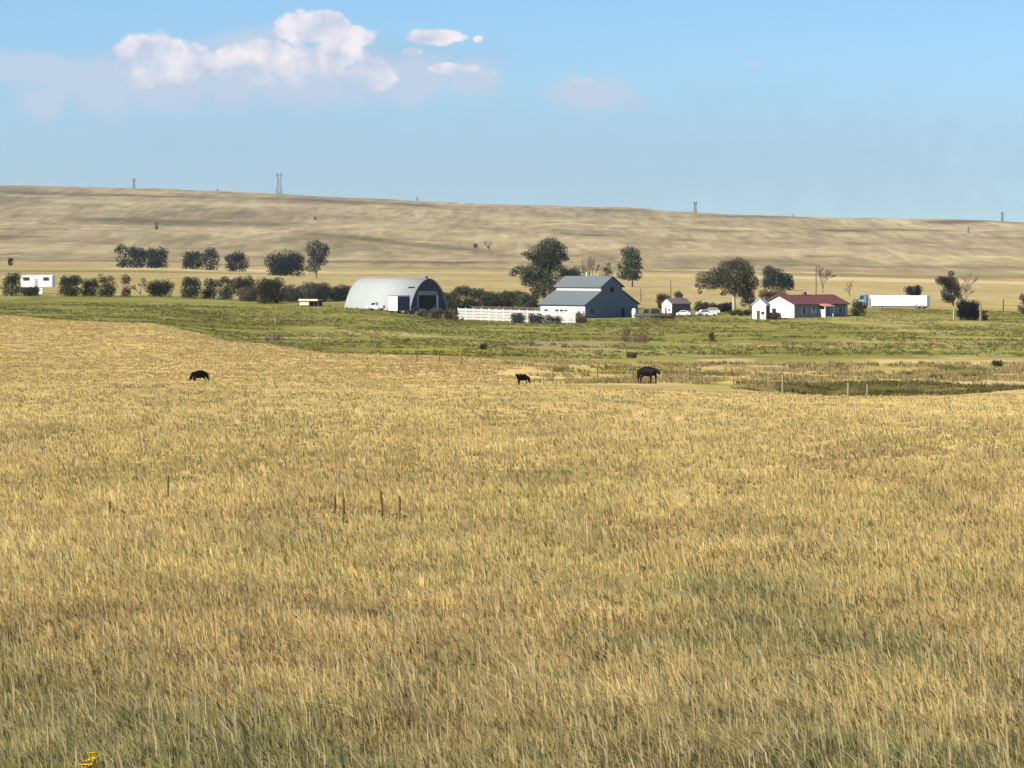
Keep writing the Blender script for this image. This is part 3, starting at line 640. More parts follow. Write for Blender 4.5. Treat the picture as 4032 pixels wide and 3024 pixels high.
for k, (a, b, t, Yq, lb) in enumerate(GR):
    tree('weed_clump', lb, 'plant', a, b, t, Yq, [(.10,.105,.03),(.075,.08,.03),(.06,.07,.02),(.10,.12,.02),(.09,.11,.02),(.07,.08,.02),(.09,.09,.035),(.14,.115,.05),(.2,.16,.07)][k], seed=140+k, n=6, low=0, leaf=.16, trunk='stem', r0=.02)

# ------------------------------------------------------------------ buildings
def wheel(parent, x, y, r, w, name='wheel', axis='y'):
    m = MB(); h = MB()
    if axis == 'y': m.tube((x, y-w/2, r), (x, y+w/2, r), r, r, 18); h.tube((x, y-w/2-.02, r), (x, y+w/2+.02, r), r*.55, r*.55, 12)
    else: m.tube((x-w/2, y, r), (x+w/2, y, r), r, r, 18); h.tube((x-w/2-.02, y, r), (x+w/2+.02, y, r), r*.55, r*.55, 12)
    o = m.build(name, M['rubber'], parent); h.build('rim', M['steel'], o); return o

# monitor barn
def barn():
    Y = 925; loc = at(2305, Y); k = 17.9 * 930 / Y * 1.0
    root = empty('barn', loc, R(45), 'large grey monitor barn with raised centre roof and white lower wall', 'barn')
    ppm = F / Y; W = 213 / ppm / math.cos(R(45)); L = 178 / ppm / math.sin(R(45))
    zb = loc.z
    He = zrow(1198, Y) - zb; Hl = zrow(1147, Y) - zb; Hm = zrow(1130, Y) - zb; Hr = zrow(1090, Y) - zb
    a = W * .30; b = W * .70
    g = [(0, -.6), (0, He), (a, Hl), (a, Hm), (W/2, Hr), (b, Hm), (b, Hl), (W, He), (W, -.6)]
    MB().prism_y([(x, z) for x, z in reversed(g)], .0, .25).build('gable_wall', M['barn_wall'], root)
    MB().prism_y([(x, z) for x, z in reversed(g)], L-.25, L).build('gable_wall', M['barn_wall'], root)
    MB().box(0, .2, .25, L-.25, -.6, He).build('side_wall', M['white_board'], root)
    MB().box(W-.2, W, .25, L-.25, -.6, He).build('side_wall', M['barn_wall'], root)
    MB().box(a-.02, a+.18, .25, L-.25, Hl-.3, Hm).build('monitor_wall', M['white_board'], root)
    MB().box(b-.18, b+.02, .25, L-.25, Hl-.3, Hm).build('monitor_wall', M['white_board'], root)
    for p0, p1 in (((-.5, He-.22), (a, Hl+.03)), ((W+.5, He-.22), (b, Hl+.03))):
        MB().slab(p0, p1, -.35, L+.35, .12).build('roof', M['metal_roof'], root)
    for p0, p1 in (((a-.45, Hm-.16), (W/2, Hr+.02)), ((b+.45, Hm-.16), (W/2, Hr+.02))):
        MB().slab(p0, p1, -.35, L+.35, .12).build('roof', M['metal_roof'], root)
    # doors and windows on the gable
    MB().box(W/2-1.8, W/2+1.8, -.06, -.003, -.3, 3.4).build('sliding_door', M['barn_wall'], root)
    for x in (W*.13, W*.83):
        w = MB().box(x-.45, x+.45, -.05, -.003, 1.1, 2.0).build('window', M['glass'], root)
    MB().box(W*.68, W*.68+1.0, -.06, -.003, -.3, 2.1).build('door', M['dark_in'], root)
    MB().box(W/2-.5, W/2+.5, -.05, -.003, Hm-1.2, Hm-.1).build('loft_door', M['dark_in'], root)
    # openings on the white side
    for y in (L*.42, L*.52, L*.62, L*.86):
        MB().box(-.05, -.003, y-.55, y+.55, 1.0, 1.9).build('window', M['glass'], root)
    MB().box(-.06, -.003, L*.12, L*.12+2.0, -.3, 2.3).build('door', M['white_paint'], root)
    MB().tube((W/2, L*.55, Hr), (W/2, L*.55, Hr+1.0), .12, .12, 8).build('roof_vent', M['white_metal'], root)
barn()

def arch_shed():
    Y = 950; ppm = F / Y; loc = at(1611, Y)
    th = R(50); root = empty('arch_shed', loc, th, 'pale metal arch shed with a dark end wall and big open doorway', 'shed')
    W = 142 / ppm / math.cos(th); L = 262 / ppm / math.sin(th); H = zrow(1098, Y) - loc.z
    def prof(k, off=0, n=14):
        pts = []
        for i in range(n + 1):
            t = i / n
            x = t * W; u = abs(2*t - 1)
            z = H * (1 - u ** 2.05) ** .62 if u < 1 else 0
            z = z * .93 + .07 * H * (1 - u)
            pts.append((x, z))
        return pts
    P = prof(0)
    P[0] = (0, -.6); P[-1] = (W, -.6); P.insert(1, (0.02, 1.0)); P.insert(-1, (W-.02, 1.0))
    cx = W / 2
    outer = [(cx + (x-cx)*1.03, z*1.015) for x, z in P]
    m = MB(); n = len(P)
    y0, y1 = -.5, L
    vs = [(x, y0, z) for x, z in outer] + [(x, y1, z) for x, z in outer] + [(x, y0, z) for x, z in P] + [(x, y1, z) for x, z in P]
    fs = [(i, i+1, n+i+1, n+i) for i in range(n-1)] + [(2*n+i+1, 2*n+i, 3*n+i, 3*n+i+1) for i in range(n-1)]
    fs += [(i+1, i, 2*n+i, 2*n+i+1) for i in range(n-1)] + [(n+i, n+i+1, 3*n+i+1, 3*n+i) for i in range(n-1)]
    m.add(vs, fs).build('arch_roof', M['galv'], root, True)
    # ribs
    # end wall with opening
    ox0, ox1, oz = W*.25, W*.74, 3.7
    left = [(x, z) for x, z in P if x <= ox0]; mid_ = [(x, z) for x, z in P if ox0 < x < ox1]; right = [(x, z) for x, z in P if x >= ox1]
    def zat(x): return float(np.interp(x, [p[0] for p in P], [p[1] for p in P]))
    e = MB()
    e.prism_y(list(reversed([(0.05, -.6)] + left[1:] + [(ox0, zat(ox0)), (ox0, -.6)])), .05, .25)
    e.prism_y(list(reversed([(ox1, -.6), (ox1, zat(ox1))] + right[:-1] + [(W-.05, -.6)])), .05, .25)
    e.prism_y(list(reversed([(ox0, oz), (ox0, zat(ox0))] + mid_ + [(ox1, zat(ox1)), (ox1, oz)])), .052, .248)
    e.build('end_wall', M['dark_steel'], root)
    MB().prism_y(list(reversed(P)), L-.3, L-.05).build('end_wall', M['dark_steel'], root)
    f = MB().box(ox0-.25, ox1+.25, -.03, .045, oz+.002, oz+.9); f.build('door_header', M['frame_grey'], root)
    MB().box(ox1+.0, ox1+.55, -.1, .04, -.4, oz).build('door_frame', M['white_paint'], root)
    MB().box(ox0-.45, ox0, -.1, .04, -.4, oz).build('door_frame', M['frame_grey'], root)
    MB().box(.1, W-.1, .3, L-.4, -.5, -.05).build('floor_slab', M['brown_board'], root)
    MB().prism_y([(-1.1, H*.72), (.9, H*.72), (.9, H*.76), (-1.1, H*.76)], -.9, -.6).build('lamp_arm', M['dark_steel'], root)
    MB().tube((cx, .3, H*1.01), (cx, .3, H+.65), .35, .25, 10).build('roof_vent', M['dark_steel'], root)
    # stored implement inside, a thing of its own
arch_shed()

def house():
    Y = 915; ppm = F / Y; loc = at(3127, Y); ph = R(50)
    root = empty('house', loc, -ph, 'single-storey house with red roof, white gable end and small front porch', 'house')
    W = 112 / ppm / math.cos(ph); L = 225 / ppm / math.sin(ph)
    He = zrow(1197, Y) - loc.z; Hr = zrow(1166, Y) - loc.z + .1
    g = [(-W, -.6), (-W, He), (-W/2, Hr), (0, He), (0, -.6)]
    MB().prism_y(list(reversed(g)), 0, .2).build('gable_wall', M['white_paint'], root)
    MB().prism_y(list(reversed(g)), L-.2, L).build('gable_wall', M['blue_grey'], root)
    MB().box(-.2, 0, .2, L-.2, -.6, He).build('front_wall', M['blue_grey'], root)
    MB().box(-W, -W+.2, .2, L-.2, -.6, He).build('rear_wall', M['white_paint'], root)
    MB().slab((.6, He-.22), (-W/2, Hr+.02), -.45, L+.45, .14).build('roof', M['red_roof'], root)
    MB().slab((-W-.6, He-.22), (-W/2, Hr+.02), -.45, L+.45, .14).build('roof', M['red_roof'], root)
    c = MB().box(-W/2-.35, -W/2+.35, L*.45, L*.45+.7, Hr-.3, Hr+.7).build('chimney', M['mauve_roof'], root)
    for y in (L*.18, L*.36, L*.72, L*.86):
        w = MB().box(.003, .05, y-.55, y+.55, .95, 2.15).build('window', M['glass'], root)
        for ya in (y-.78, y+.56): MB().box(.003, .08, ya, ya+.22, .85, 2.25).build('shutter', M['white_paint'], w)
    w = MB().box(-W*.72, -W*.72+1.2, -.05, -.003, .95, 2.0).build('window', M['glass'], root)
    # porch
    y0 = L*.44; y1 = y0 + 2.6
    p = MB().box(.05, 2.3, y0, y1, -.5, .3).build('porch', M['white_paint'], root)
    MB().slab((2.5, 2.35), (.02, 2.95), y0-.2, y1+.2, .12).build('porch_roof', M['pink_roof'], p)
    for yy in (y0+.1, y1-.1): MB().box(2.1, 2.26, yy-.08, yy+.08, .3, 2.36).build('porch_post', M['white_paint'], p)
    MB().box(.1, 2.08, y0+.04, y0+.14, .3, 1.75).build('porch_railing', M['white_paint'], p)
    MB().box(.003, .06, y0+.8, y0+1.75, .3, 2.35).build('door', M['brown_board'], root)
    MB().box(-.02, .12, L*.955, L*.985, -.3, He-.05).build('corner_post', M['white_paint'], root)
house()

def gable_shed(name, label, px, Y, rz, W, L, He, Hr, wallm, sidem, roofm, dz=0, door=True, group=None):
    loc = at(px, Y, dz); root = empty(name, loc, rz, label, 'shed', group)
    g = [(0, -.6), (0, He), (W/2, Hr), (W, He), (W, -.6)]
    MB().prism_y(list(reversed(g)), 0, .12).build('gable_wall', M[wallm], root)
    MB().prism_y(list(reversed(g)), L-.12, L).build('gable_wall', M[sidem], root)
    MB().box(0, .12, .12, L-.12, -.6, He).build('side_wall', M[wallm], root)
    MB().box(W-.12, W, .12, L-.12, -.6, He).build('side_wall', M[sidem], root)
    MB().slab((-.25, He-.14), (W/2, Hr+.02), -.2, L+.2, .08).build('roof', M[roofm], root)
    MB().slab((W+.25, He-.14), (W/2, Hr+.02), -.2, L+.2, .08).build('roof', M[roofm], root)
    if door:
        MB().box(W*.32, W*.32+.7, -.04, -.003, 0, 1.8).build('door', M['brown_board'], root)
        MB().box(W*.66, W*.66+.6, -.04, -.003, 1.0, 1.6).build('window', M['glass'], root)
    return root
# small white outbuilding at the left of the house
gable_shed('small_shed', 'small white gabled shed standing just left of the house gable', 2962, 905, R(-18), 3.0, 3.4, zrow(1200, 905)-at(2962,905).z, zrow(1176, 905)-at(2962,905).z, 'white_paint', 'brown_board', 'white_paint')
# white-gabled shed with brown roof between barn and tree
gable_shed('garden_shed', 'little shed with a white gable end and dark brown roof between barn and cottonwood', 2606, 945, R(-58), 3.9, 5.0, zrow(1194, 945)-at(2606,945).z, zrow(1176, 945)-at(2606,945).z, 'white_paint', 'mauve_roof', 'mauve_roof')

def cream_shed():
    Y = 985; loc = at(1180, Y); root = empty('open_shed', loc, R(-22), 'small cream open-fronted shed in front of the domed grey-green bush', 'shed')
    H = zrow(1177, Y) - loc.z; W = 4.6; D = 2.6
    MB().box(0, .12, 0, D, -.4, H-.3).build('side_wall', M['cream'], root)
    MB().box(.12, 2.3, 0, .1, .25, H-.35).build('front_panel', M['cream'], root)
    MB().box(.12, W, D-.1, D, -.4, H-.3).build('rear_wall', M['brown_board'], root)
    MB().box(W-.12, W, .6, D-.1, -.4, H-.3).build('side_wall', M['brown_board'], root)
    MB().prism_x([(-.35, H-.45), (D+.2, H-.25), (D+.2, H-.1), (-.35, H-.02)], -.2, W+.1).build('roof', M['cream'], root)
    for x in (2.5, 3.6, W-.15): MB().box(x, x+.14, 0, .14, -.4, H-.42).build('post', M['brown_board'], root)
cream_shed()

def mobile_home():
    Y = 1140; ppm = F/Y; px0 = 82; loc = at(px0, Y); root = empty('mobile_home', loc, R(-6), 'white mobile home with dark windows showing between the leftmost trees', 'mobile home')
    L = 128/ppm; b = zrow(1131, Y) - loc.z; t = zrow(1085, Y) - loc.z
    MB().box(0, L*.60, 0, 3.2, b, t).build('body', M['white_paint'], root)
    MB().box(L*.60, L, -.7, 3.0, b+.1, t-.02).build('slide_out', M['white_paint'], root)
    MB().box(-.1, L+.1, -.1, 3.3, t+.003, t+.14).build('roof', M['white_metal'], root)
    for x0, x1, y in ((.7, 2.4, 0), (L*.72, L*.9, -.7)):
        MB().box(x0, x1, y-.05, y-.003, t-1.35, t-.45).build('window', M['glass'], root)
    MB().box(L*.44, L*.44+.8, -.05, -.003, b+.2, b+2.3).build('door', M['frame_grey'], root)
    MB().box(.05, L*.6, .1, 3.1, -.4, b-.003).build('skirting', M['brown_board'], root)
    MB().box(L*.55, L*.72, -1.6, -.72, -.2, b-.1).build('steps', M['white_board'], root)
mobile_home()

def semi():
    Y = 1000; ppm = F/Y
    loc = at(3425, Y); root = empty('semi_trailer', loc, R(-22), 'long plain white semi trailer parked right of the house', 'trailer')
    L = 216/ppm/math.cos(R(22)); b = zrow(1205, Y)-loc.z; t = zrow(1163, Y)-loc.z
    b = max(b, .55)
    MB().box(0, L, 0, 2.5, b, t).build('body', M['white_metal'], root)
    MB().box(.3, L-.2, .4, 2.1, b-.25, b-.003).build('frame', M['dark_steel'], root)
    for x in (L-1.2, L-2.4):
        for y in (.25, 2.25): wheel(root, x, y, .5, .5)
    for y in (.5, 2.0): MB().box(2.4, 2.55, y-.08, y+.08, -.1, b-.26).build('landing_leg', M['steel'], root)
    loc = at(3358, Y); root = empty('truck_cab', loc, R(-15), 'blue and white truck cab parked ahead of the white semi trailer', 'truck')
    t2 = zrow(1160, Y)-loc.z
    MB().prism_y([(0, .5), (3.2, .5), (3.2, t2-.2), (2.9, t2), (1.7, t2), (1.35, t2-1.0), (.15, t2-1.25), (0, t2-1.5)][::-1], 0, 2.4).build('cab', M['blue_cab'], root)
    MB().box(.1, 2.6, -.03, -.003, .6, t2-1.35).build('door', M['white_metal'], root)
    MB().prism_y([(1.62, t2-.98), (2.5, t2-.98), (2.5, t2-.3), (1.86, t2-.3)][::-1], -.04, -.004).build('window', M['glass'], root)
    for x in (.8, 2.6):
        for y in (.2, 2.2): wheel(root, x, y, .48, .35)
semi()

def box_truck():
    Y = 925; ppm = F/Y; loc = at(1565, Y); root = empty('box_trailer', loc, R(38), 'white and dark blue box trailer parked in front of the arch shed', 'trailer')
    t = zrow(1166, Y)-loc.z; b = .6
    w = 2.5; l = 3.6
    th = R(38)
    MB().box(0, w, 0, 4.2, b, t).build('body', M['white_metal'], root)
    root.rotation_euler = (0, 0, R(-42))
    root.children[0].data.clear_geometry()
    m = MB().box(-2.6, 0, 0, 3.9, b, t); me = bpy.data.meshes.new('body'); me.from_pydata(m.v, [], m.f); me.update(); me.materials.append(M['white_metal']); root.children[0].data = me
    MB().box(.003, .06, .05, 3.85, b+.05, t-.15).build('side_panel', M['navy'], root)
    MB().box(-2.65, .1, -.05, 3.95, t+.003, t+.1).build('roof', M['navy'], root)
    MB().box(-1.9, -.5, -.05, -.003, b+.2, t-.4).build('door', M['white_metal'], root)
    for y in (.8, 3.0):
        for x in (-2.5, -.1): wheel(root, x, y, .42, .3, axis='x')
    MB().box(-1.25, -1.05, -1.3, -.02, .5, .62).build('hitch', M['dark_steel'], root)
box_truck()

def car(name, label, px, Y, rz, length, paint, height=1.45, kind='car', group=None):
    loc = at(px, Y); root = empty(name, loc, rz, label, 'car' if kind == 'car' else 'pickup truck', group)
    L = length; w = 1.75; h = height
    if kind == 'car':
        lo = [(0, .35), (L, .35), (L, .75), (L*.97, .88), (0.02*L, .82), (0, .6)]
        cab = [(L*.16, .86), (L*.30, h), (L*.66, h), (L*.84, .88)]
    else:
        lo = [(0, .45), (L, .45), (L, 1.02), (.0, 1.0)]
        cab = [(L*.22, 1.02), (L*.31, h+.25), (L*.55, h+.25), (L*.58, 1.02)]
    MB().prism_y(lo[::-1], -w/2, w/2).build('body', M[paint], root)
    c = MB().prism_y(cab[::-1], -w/2+.1, w/2-.1).build('cabin', M[paint], root)
    x0, x1 = cab[0][0], cab[3][0]; z0 = cab[0][1]; z1 = cab[1][1]
    for s in (-1, 1):
        ya, yb = (-w/2+.07, -w/2+.097) if s < 0 else (w/2-.097, w/2-.07)
        MB().prism_y([(cab[0][0]+.25, z0+.08), (cab[3][0]-.25, z0+.08), (cab[2][0]-.02, z1-.1), (cab[1][0]+.05, z1-.1)][::-1], ya, yb).build('side_window', M['glass'], c)
    for x in (L*.2, L*.8):
        for y in (-w/2+.1, w/2-.1): wheel(root, x, y, .33, .22)
    MB().box(-.03, -.002, -w/2+.15, -w/2+.45, .6, .75).build('headlight', M['steel'], root)
    MB().box(-.03, -.002, w/2-.45, w/2-.15, .6, .75).build('headlight', M['steel'], root)
    return root
car('pickup_truck', 'white pickup parked before the arch shed, left of the box trailer', 1447, 940, R(-20), 3.9, 'white_metal', 1.5, 'pickup')
car('parked_car', 'white car nearest the little white-gabled shed', 2668, 938, R(-25), 3.4, 'white_metal', 1.3)
car('parked_car', 'pale car behind the low white one, beside the cottonwood', 2742, 942, R(10), 3.6, 'white_board', 1.35)
car('parked_car', 'low white car in front of the tan covered boat', 2772, 936, R(-5), 2.9, 'white_metal', 1.0)
car('pickup_truck', 'old grey-green pickup parked right of the barn', 2508, 925, R(4), 4.6, 'green_truck', 1.7, 'pickup')
car('parked_car', 'faded teal car between the box trailer and the shed doorway', 1612, 930, R(25), 3.2, 'teal', 1.5)
def boat():
    loc = at(2774, 948); root = empty('covered_boat', loc, R(0), 'tan canvas-covered boat on a trailer behind the low white car', 'boat')
    L = 3.4
    V = [(0, .9), (.3, .55), (L, .6), (L, 1.1)]
    MB().prism_y([(0, 1.0), (.5, .55), (L, .55), (L, 1.05)][::-1], -.8, .8).build('hull', M['white_board'], root)
    MB().prism_y([(.05, 1.053), (L-.05, 1.053), (L-.6, 1.65), (1.2, 1.75)][::-1], -.78, .78).build('cover', M['tan_paint'], root)
    for y in (-.85, .85): wheel(root, 2.3, y, .3, .2)
boat()
def tank():
    loc = at(2497, 915); root = empty('upright_tank', loc, 0, 'small white upright tank on legs at the right corner of the barn', 'tank')
    m = MB().tube((0, 0, .55), (0, 0, 1.95), .5, .5, 16).dome((0, 0, 1.951), .5, .5, .45)
    m.tube((0, 0, .15), (0, 0, .55), .12, .5, 16); m.build('tank_body', M['white_metal'], root, True)
    for k in range(3):
        a = 2.09 * k; MB().tube((.42*math.cos(a), .42*math.sin(a), -.2), (.42*math.cos(a), .42*math.sin(a), .9), .04, .04, 6).build('leg', M['steel'], root)
tank()

# ------------------------------------------------------------------ fences, posts
def fence(name, label, pts, Y, h, matp, matr, zoff=0, boards=((.15, .45), (.6, .9), (1.05, 1.35)), solid=False, post_every=2.4, ppx=None):
    P = [at(p, yy) for p, yy in pts]
    root = empty(name, P[0], 0, label, 'fence'); o = P[0]
    bd = MB(); posts = []
    for a, b in zip(P[:-1], P[1:]):
        n = max(1, round((b - a).length / post_every))
        for k in range(n):
            p = a.lerp(b, k/n) ; q = a.lerp(b, (k+1)/n)
            p = Vector((p.x, p.y, gzs(p.x, p.y))) - o; q = Vector((q.x, q.y, gzs(q.x, q.y))) - o
            posts.append(p)
            d = (q - p); d.z = 0; d.normalize(); nn = Vector((-d.y, d.x, 0)) * .03
            for z0, z1 in ([(-.05, h)] if solid else boards):
                A = [p - nn, q - nn, q + nn, p + nn]
                vs = [v + Vector((0, 0, z0)) for v in A] + [v + Vector((0, 0, z1)) for v in A]
                bd.add(vs, [(0,3,2,1),(4,5,6,7),(0,1,5,4),(1,2,6,5),(2,3,7,6),(3,0,4,7)])
    posts.append(P[-1] - o)
    bd.build('boards', M[matr], root)
    for p in posts:
        MB().box(p.x-.09, p.x+.09, p.y-.16, p.y-.035, p.z-.3, p.z+h+.12).build('post', M[matp], root)
    return root
fence('board_fence', 'long white board fence in front of the brush belt and barn', [(1803, 908), (1925, 898), (2010, 891), (2110, 883), (2200, 876), (2264, 871)], 890, 2.55, 'white_board', 'fence_white',
      boards=((.12, .62), (.72, 1.22), (1.32, 1.82), (1.92, 2.45)), post_every=3.0)
fence('corral_fence', 'dark weathered corral fence behind the white board fence', [(1795, 962), (1900, 960), (2030, 958), (2120, 955)], 958, 1.7, 'post', 'brown_board',
      boards=((.1, .55), (.65, 1.1), (1.2, 1.65)), post_every=4.2)
for k, (a, b, t) in enumerate([(2008, 2070, 1232), (2075, 2145, 1234), (2135, 2215, 1240)]):
    tree('dark_bush', ['dark purplish bush in front of the white fence, leftmost of three', 'dark bush in front of the white fence, middle of three', 'dark green bush in front of the white fence, nearest the barn'][k], 'bush', a, b, t, 868, [(.05,.035,.04),(.03,.026,.022),(.045,.05,.03)][k], seed=160+k, n=7, low=0, dens=1.1, leaf=.28, group='dark bushes along the white fence')
BR = [(1745, 1790, 1218, 905, 'brownish brush left of the white fence, nearest the arch shed doorway'), (1780, 1808, 1222, 900, 'reddish brush touching the left end of the white fence'), (1640, 1690, 1215, 915, 'pale green weeds in front of the shed doorway'), (1690, 1745, 1212, 912, 'grey-green weeds right of the shed doorway'),
      (2262, 2310, 1222, 880, 'tan brush at the right end of the white fence'), (2590, 2660, 1228, 915, 'brown weeds before the little white-gabled shed'), (3015, 3080, 1228, 898, 'dark reddish brush under the white house gable'), (2870, 2960, 1218, 935, 'dark brush between the cottonwood trunk and the small white shed'), (2560, 2600, 1212, 925, 'grey weeds right of the old green pickup')]
for k, (a, b, t, Yq, lb) in enumerate(BR):
    tree('farm_brush', lb, 'bush', a, b, t, Yq, [(.12,.10,.06),(.13,.09,.06),(.14,.15,.07),(.11,.12,.08),(.17,.13,.08),(.12,.10,.065),(.07,.035,.03),(.06,.055,.04),(.10,.10,.07)][k], seed=170+k, n=7, low=0, leaf=.26, trunk='bare_bark', depth=.5)

def pole(name, label, cat, px, ytop, Y, r, m, arm=False, group=None):
    loc = at(px, Y); root = empty(name, loc, 0, label, cat, group); h = zrow(ytop, Y) - loc.z
    MB().tube((0, 0, -.4), (0, 0, h), r*1.15, r*.85, 8).build('shaft', M[m], root)
    if arm:
        MB().box(-1.1, 1.1, -.07, .07, h-.65, h-.48).build('crossarm', M[m], root)
        for x in (-1.0, 0, 1.0): MB().tube((x, 0, h-.477), (x, 0, h-.25), .06, .05, 6).build('insulator', M['glass'], root)
    else:
        MB().tube((0, 0, h+.002), (0, 0, h+.03), r*.9, r*.5, 8).build('cap', M[m], root)
    return root
pole('utility_pole', 'tall utility pole behind the red roof, beside the leafless pinkish tree', 'utility pole', 3213, 1048, 960, .11, 'dark_post')
pole('utility_pole', 'utility pole behind the little white-gabled shed', 'utility pole', 2641, 1103, 990, .11, 'dark_post')
pole('utility_pole', 'short utility pole right of the barn in the golden field', 'utility pole', 2523, 1136, 1060, .11, 'dark_post')
pole('utility_pole', 'short pole in the pale field near the right edge', 'utility pole', 3950, 1178, 985, .14, 'dark_post')
pole('pale_post', 'tall pale post at the right side of the black evergreen bush', 'post', 3861, 1196, 893, .2, 'post')
pole('pale_post', 'short pale post in the green meadow below the cream shed', 'post', 1086, 1249, 790, .2, 'post')
GP = 'fence posts along the creek bank'
pole('fence_post', 'weathered post at the left end of the dark creek bank', 'fence post', 3083, 1473, 364, .11, 'post', group=GP)
pole('fence_post', 'thick weathered post in front of the dark creek bank', 'fence post', 3341, 1508, 362, .12, 'post', group=GP)
pole('fence_post', 'thinner weathered post just right of the thick one at the creek bank', 'fence post', 3416, 1514, 363, .09, 'post', group=GP)
pole('fence_post', 'thin pale stake left of the leftmost creek bank post', 'fence post', 3033, 1440, 372, .035, 'post', group=GP)
GQ = 'thin old posts along the far edge of the field'
for p, t, Yq, lb in [(1643, 1388, 470, 'thin dark post at the lower edge of the meadow, leftmost of the three small ones'), (1730, 1392, 455, 'thin dark post at the lower edge of the meadow, middle of the three small ones'), (1818, 1398, 440, 'thin dark post at the lower edge of the meadow, rightmost of the three small ones'),
                     (2716, 1445, 382, 'thin dark stake right of the standing cow'), (2493, 1452, 382, 'thin green-grey stake just left of the standing cow'), (2352, 1448, 400, 'thin dark stake between the calf and the standing cow'), (3872, 1462, 430, 'thin dark stake beyond the right end of the creek bank')]:
    pole('fence_stake', lb, 'fence post', p, t, Yq, .05, 'dark_post', group=GQ)

# ------------------------------------------------------------------ pylons
def pylon(px, ytop, Y, label, thick=.45, horns=True):
    loc = at(px, Y); H = zrow(ytop, Y) - loc.z
    root = empty('power_pylon', loc, 0, label, 'pylon', 'lattice pylons along the ridge')
    leg = MB(); b = H * .13; w = H * .065; zw = H * .62
    for sx in (-1, 1):
        for sy in (-1, 1): leg.tube((sx*b, sy*b, -2), (sx*w, sy*w, zw), thick, thick*.8, 4)
    n = 5
    for k in range(n):
        z0 = zw*k/n; z1 = zw*(k+1)/n; r0 = b+(w-b)*k/n; r1 = b+(w-b)*(k+1)/n
        for sy in (-1, 1):
            leg.tube((-r0, sy*r0, z0), (r1, sy*r1, z1), thick*.6, thick*.6, 4); leg.tube((r0, sy*r0, z0), (-r1, sy*r1, z1), thick*.6, thick*.6, 4)
            leg.tube((sy*r0, -r0, z0), (sy*r1, r1, z1), thick*.6, thick*.6, 4); leg.tube((sy*r0, r0, z0), (sy*r1, -r1, z1), thick*.6, thick*.6, 4)
    leg.build('tower_body', M['lattice'], root)
    top = MB(); e = H * .105
    for s in (-1, 1):
        top.tube((s*w, 0, zw), (s*e, 0, H*.84), thick*1.1, thick, 4); top.tube((0, 0, zw+H*.02), (s*e*.8, 0, H*.84), thick*.8, thick*.8, 4)
        top.tube((s*e, 0, H*.84), (s*e*(.95 if horns else .3), 0, H*(1.0 if horns else .97)), thick, thick*.6, 4)
    top.tube((-e*1.5, 0, H*.84), (e*1.5, 0, H*.84), thick, thick, 4); top.tube((-e, 0, H*.9), (e, 0, H*.9), thick*.6, thick*.6, 4)
    top.build('tower_head', M['lattice'], root)
pylon(529, 700, 6450, 'grey lattice pylon on the ridge at far left')
pylon(1100, 675, 6250, 'tallest lattice pylon on the ridge, below the big cloud')
pylon(2737, 792, 6300, 'lattice pylon with two clear horns on the ridge right of centre', .6)
pylon(3945, 834, 6350, 'lattice pylon on the ridge near the right edge', .5)
pylon(858, 742, 6600, 'tiny pylon tip on the ridge between the two left pylons', .4, False)
pylon(1192, 764, 6450, 'small pylon tip on the ridge just right of the tallest pylon', .4, False)
pylon(1643, 775, 6550, 'tiny pylon tip on the ridge left of centre', .4, False)
pylon(2217, 822, 5900, 'faint pylon against the hilltop above the tallest cottonwood', .45, False)
pylon(3123, 843, 5700, 'faint pylon against the hilltop above the house', .45, False)
pylon(3812, 892, 4700, 'small pylon on the hillside above the ragged right-hand tree', .4, False)

# ------------------------------------------------------------------ cattle
def skin_body(name, nodes, edges, parent, sub=2):
    me = bpy.data.meshes.new(name); me.from_pydata([n[:3] for n in nodes], edges, []); me.update()
    o = bpy.data.objects.new(name, me); COL.objects.link(o)
    sk = o.modifiers.new('Skin', 'SKIN'); sk.use_smooth_shade = True; sk.branch_smoothing = .6
    sv = me.skin_vertices
    lay = sv[0].data if len(sv) else None
    for i, n in enumerate(nodes):
        lay[i].radius = (n[3], n[4] if len(n) > 4 else n[3]); lay[i].use_root = (i == 0)
    ss = o.modifiers.new('Sub', 'SUBSURF'); ss.levels = sub; ss.render_levels = sub
    dg = bpy.context.evaluated_depsgraph_get(); dg.update()
    m2 = bpy.data.meshes.new_from_object(o.evaluated_get(dg))
    o.modifiers.clear(); o.data = m2; m2.materials.clear(); m2.materials.append(M['cow'])
    for p in m2.polygons: p.use_smooth = True
    o.parent = parent
    return o
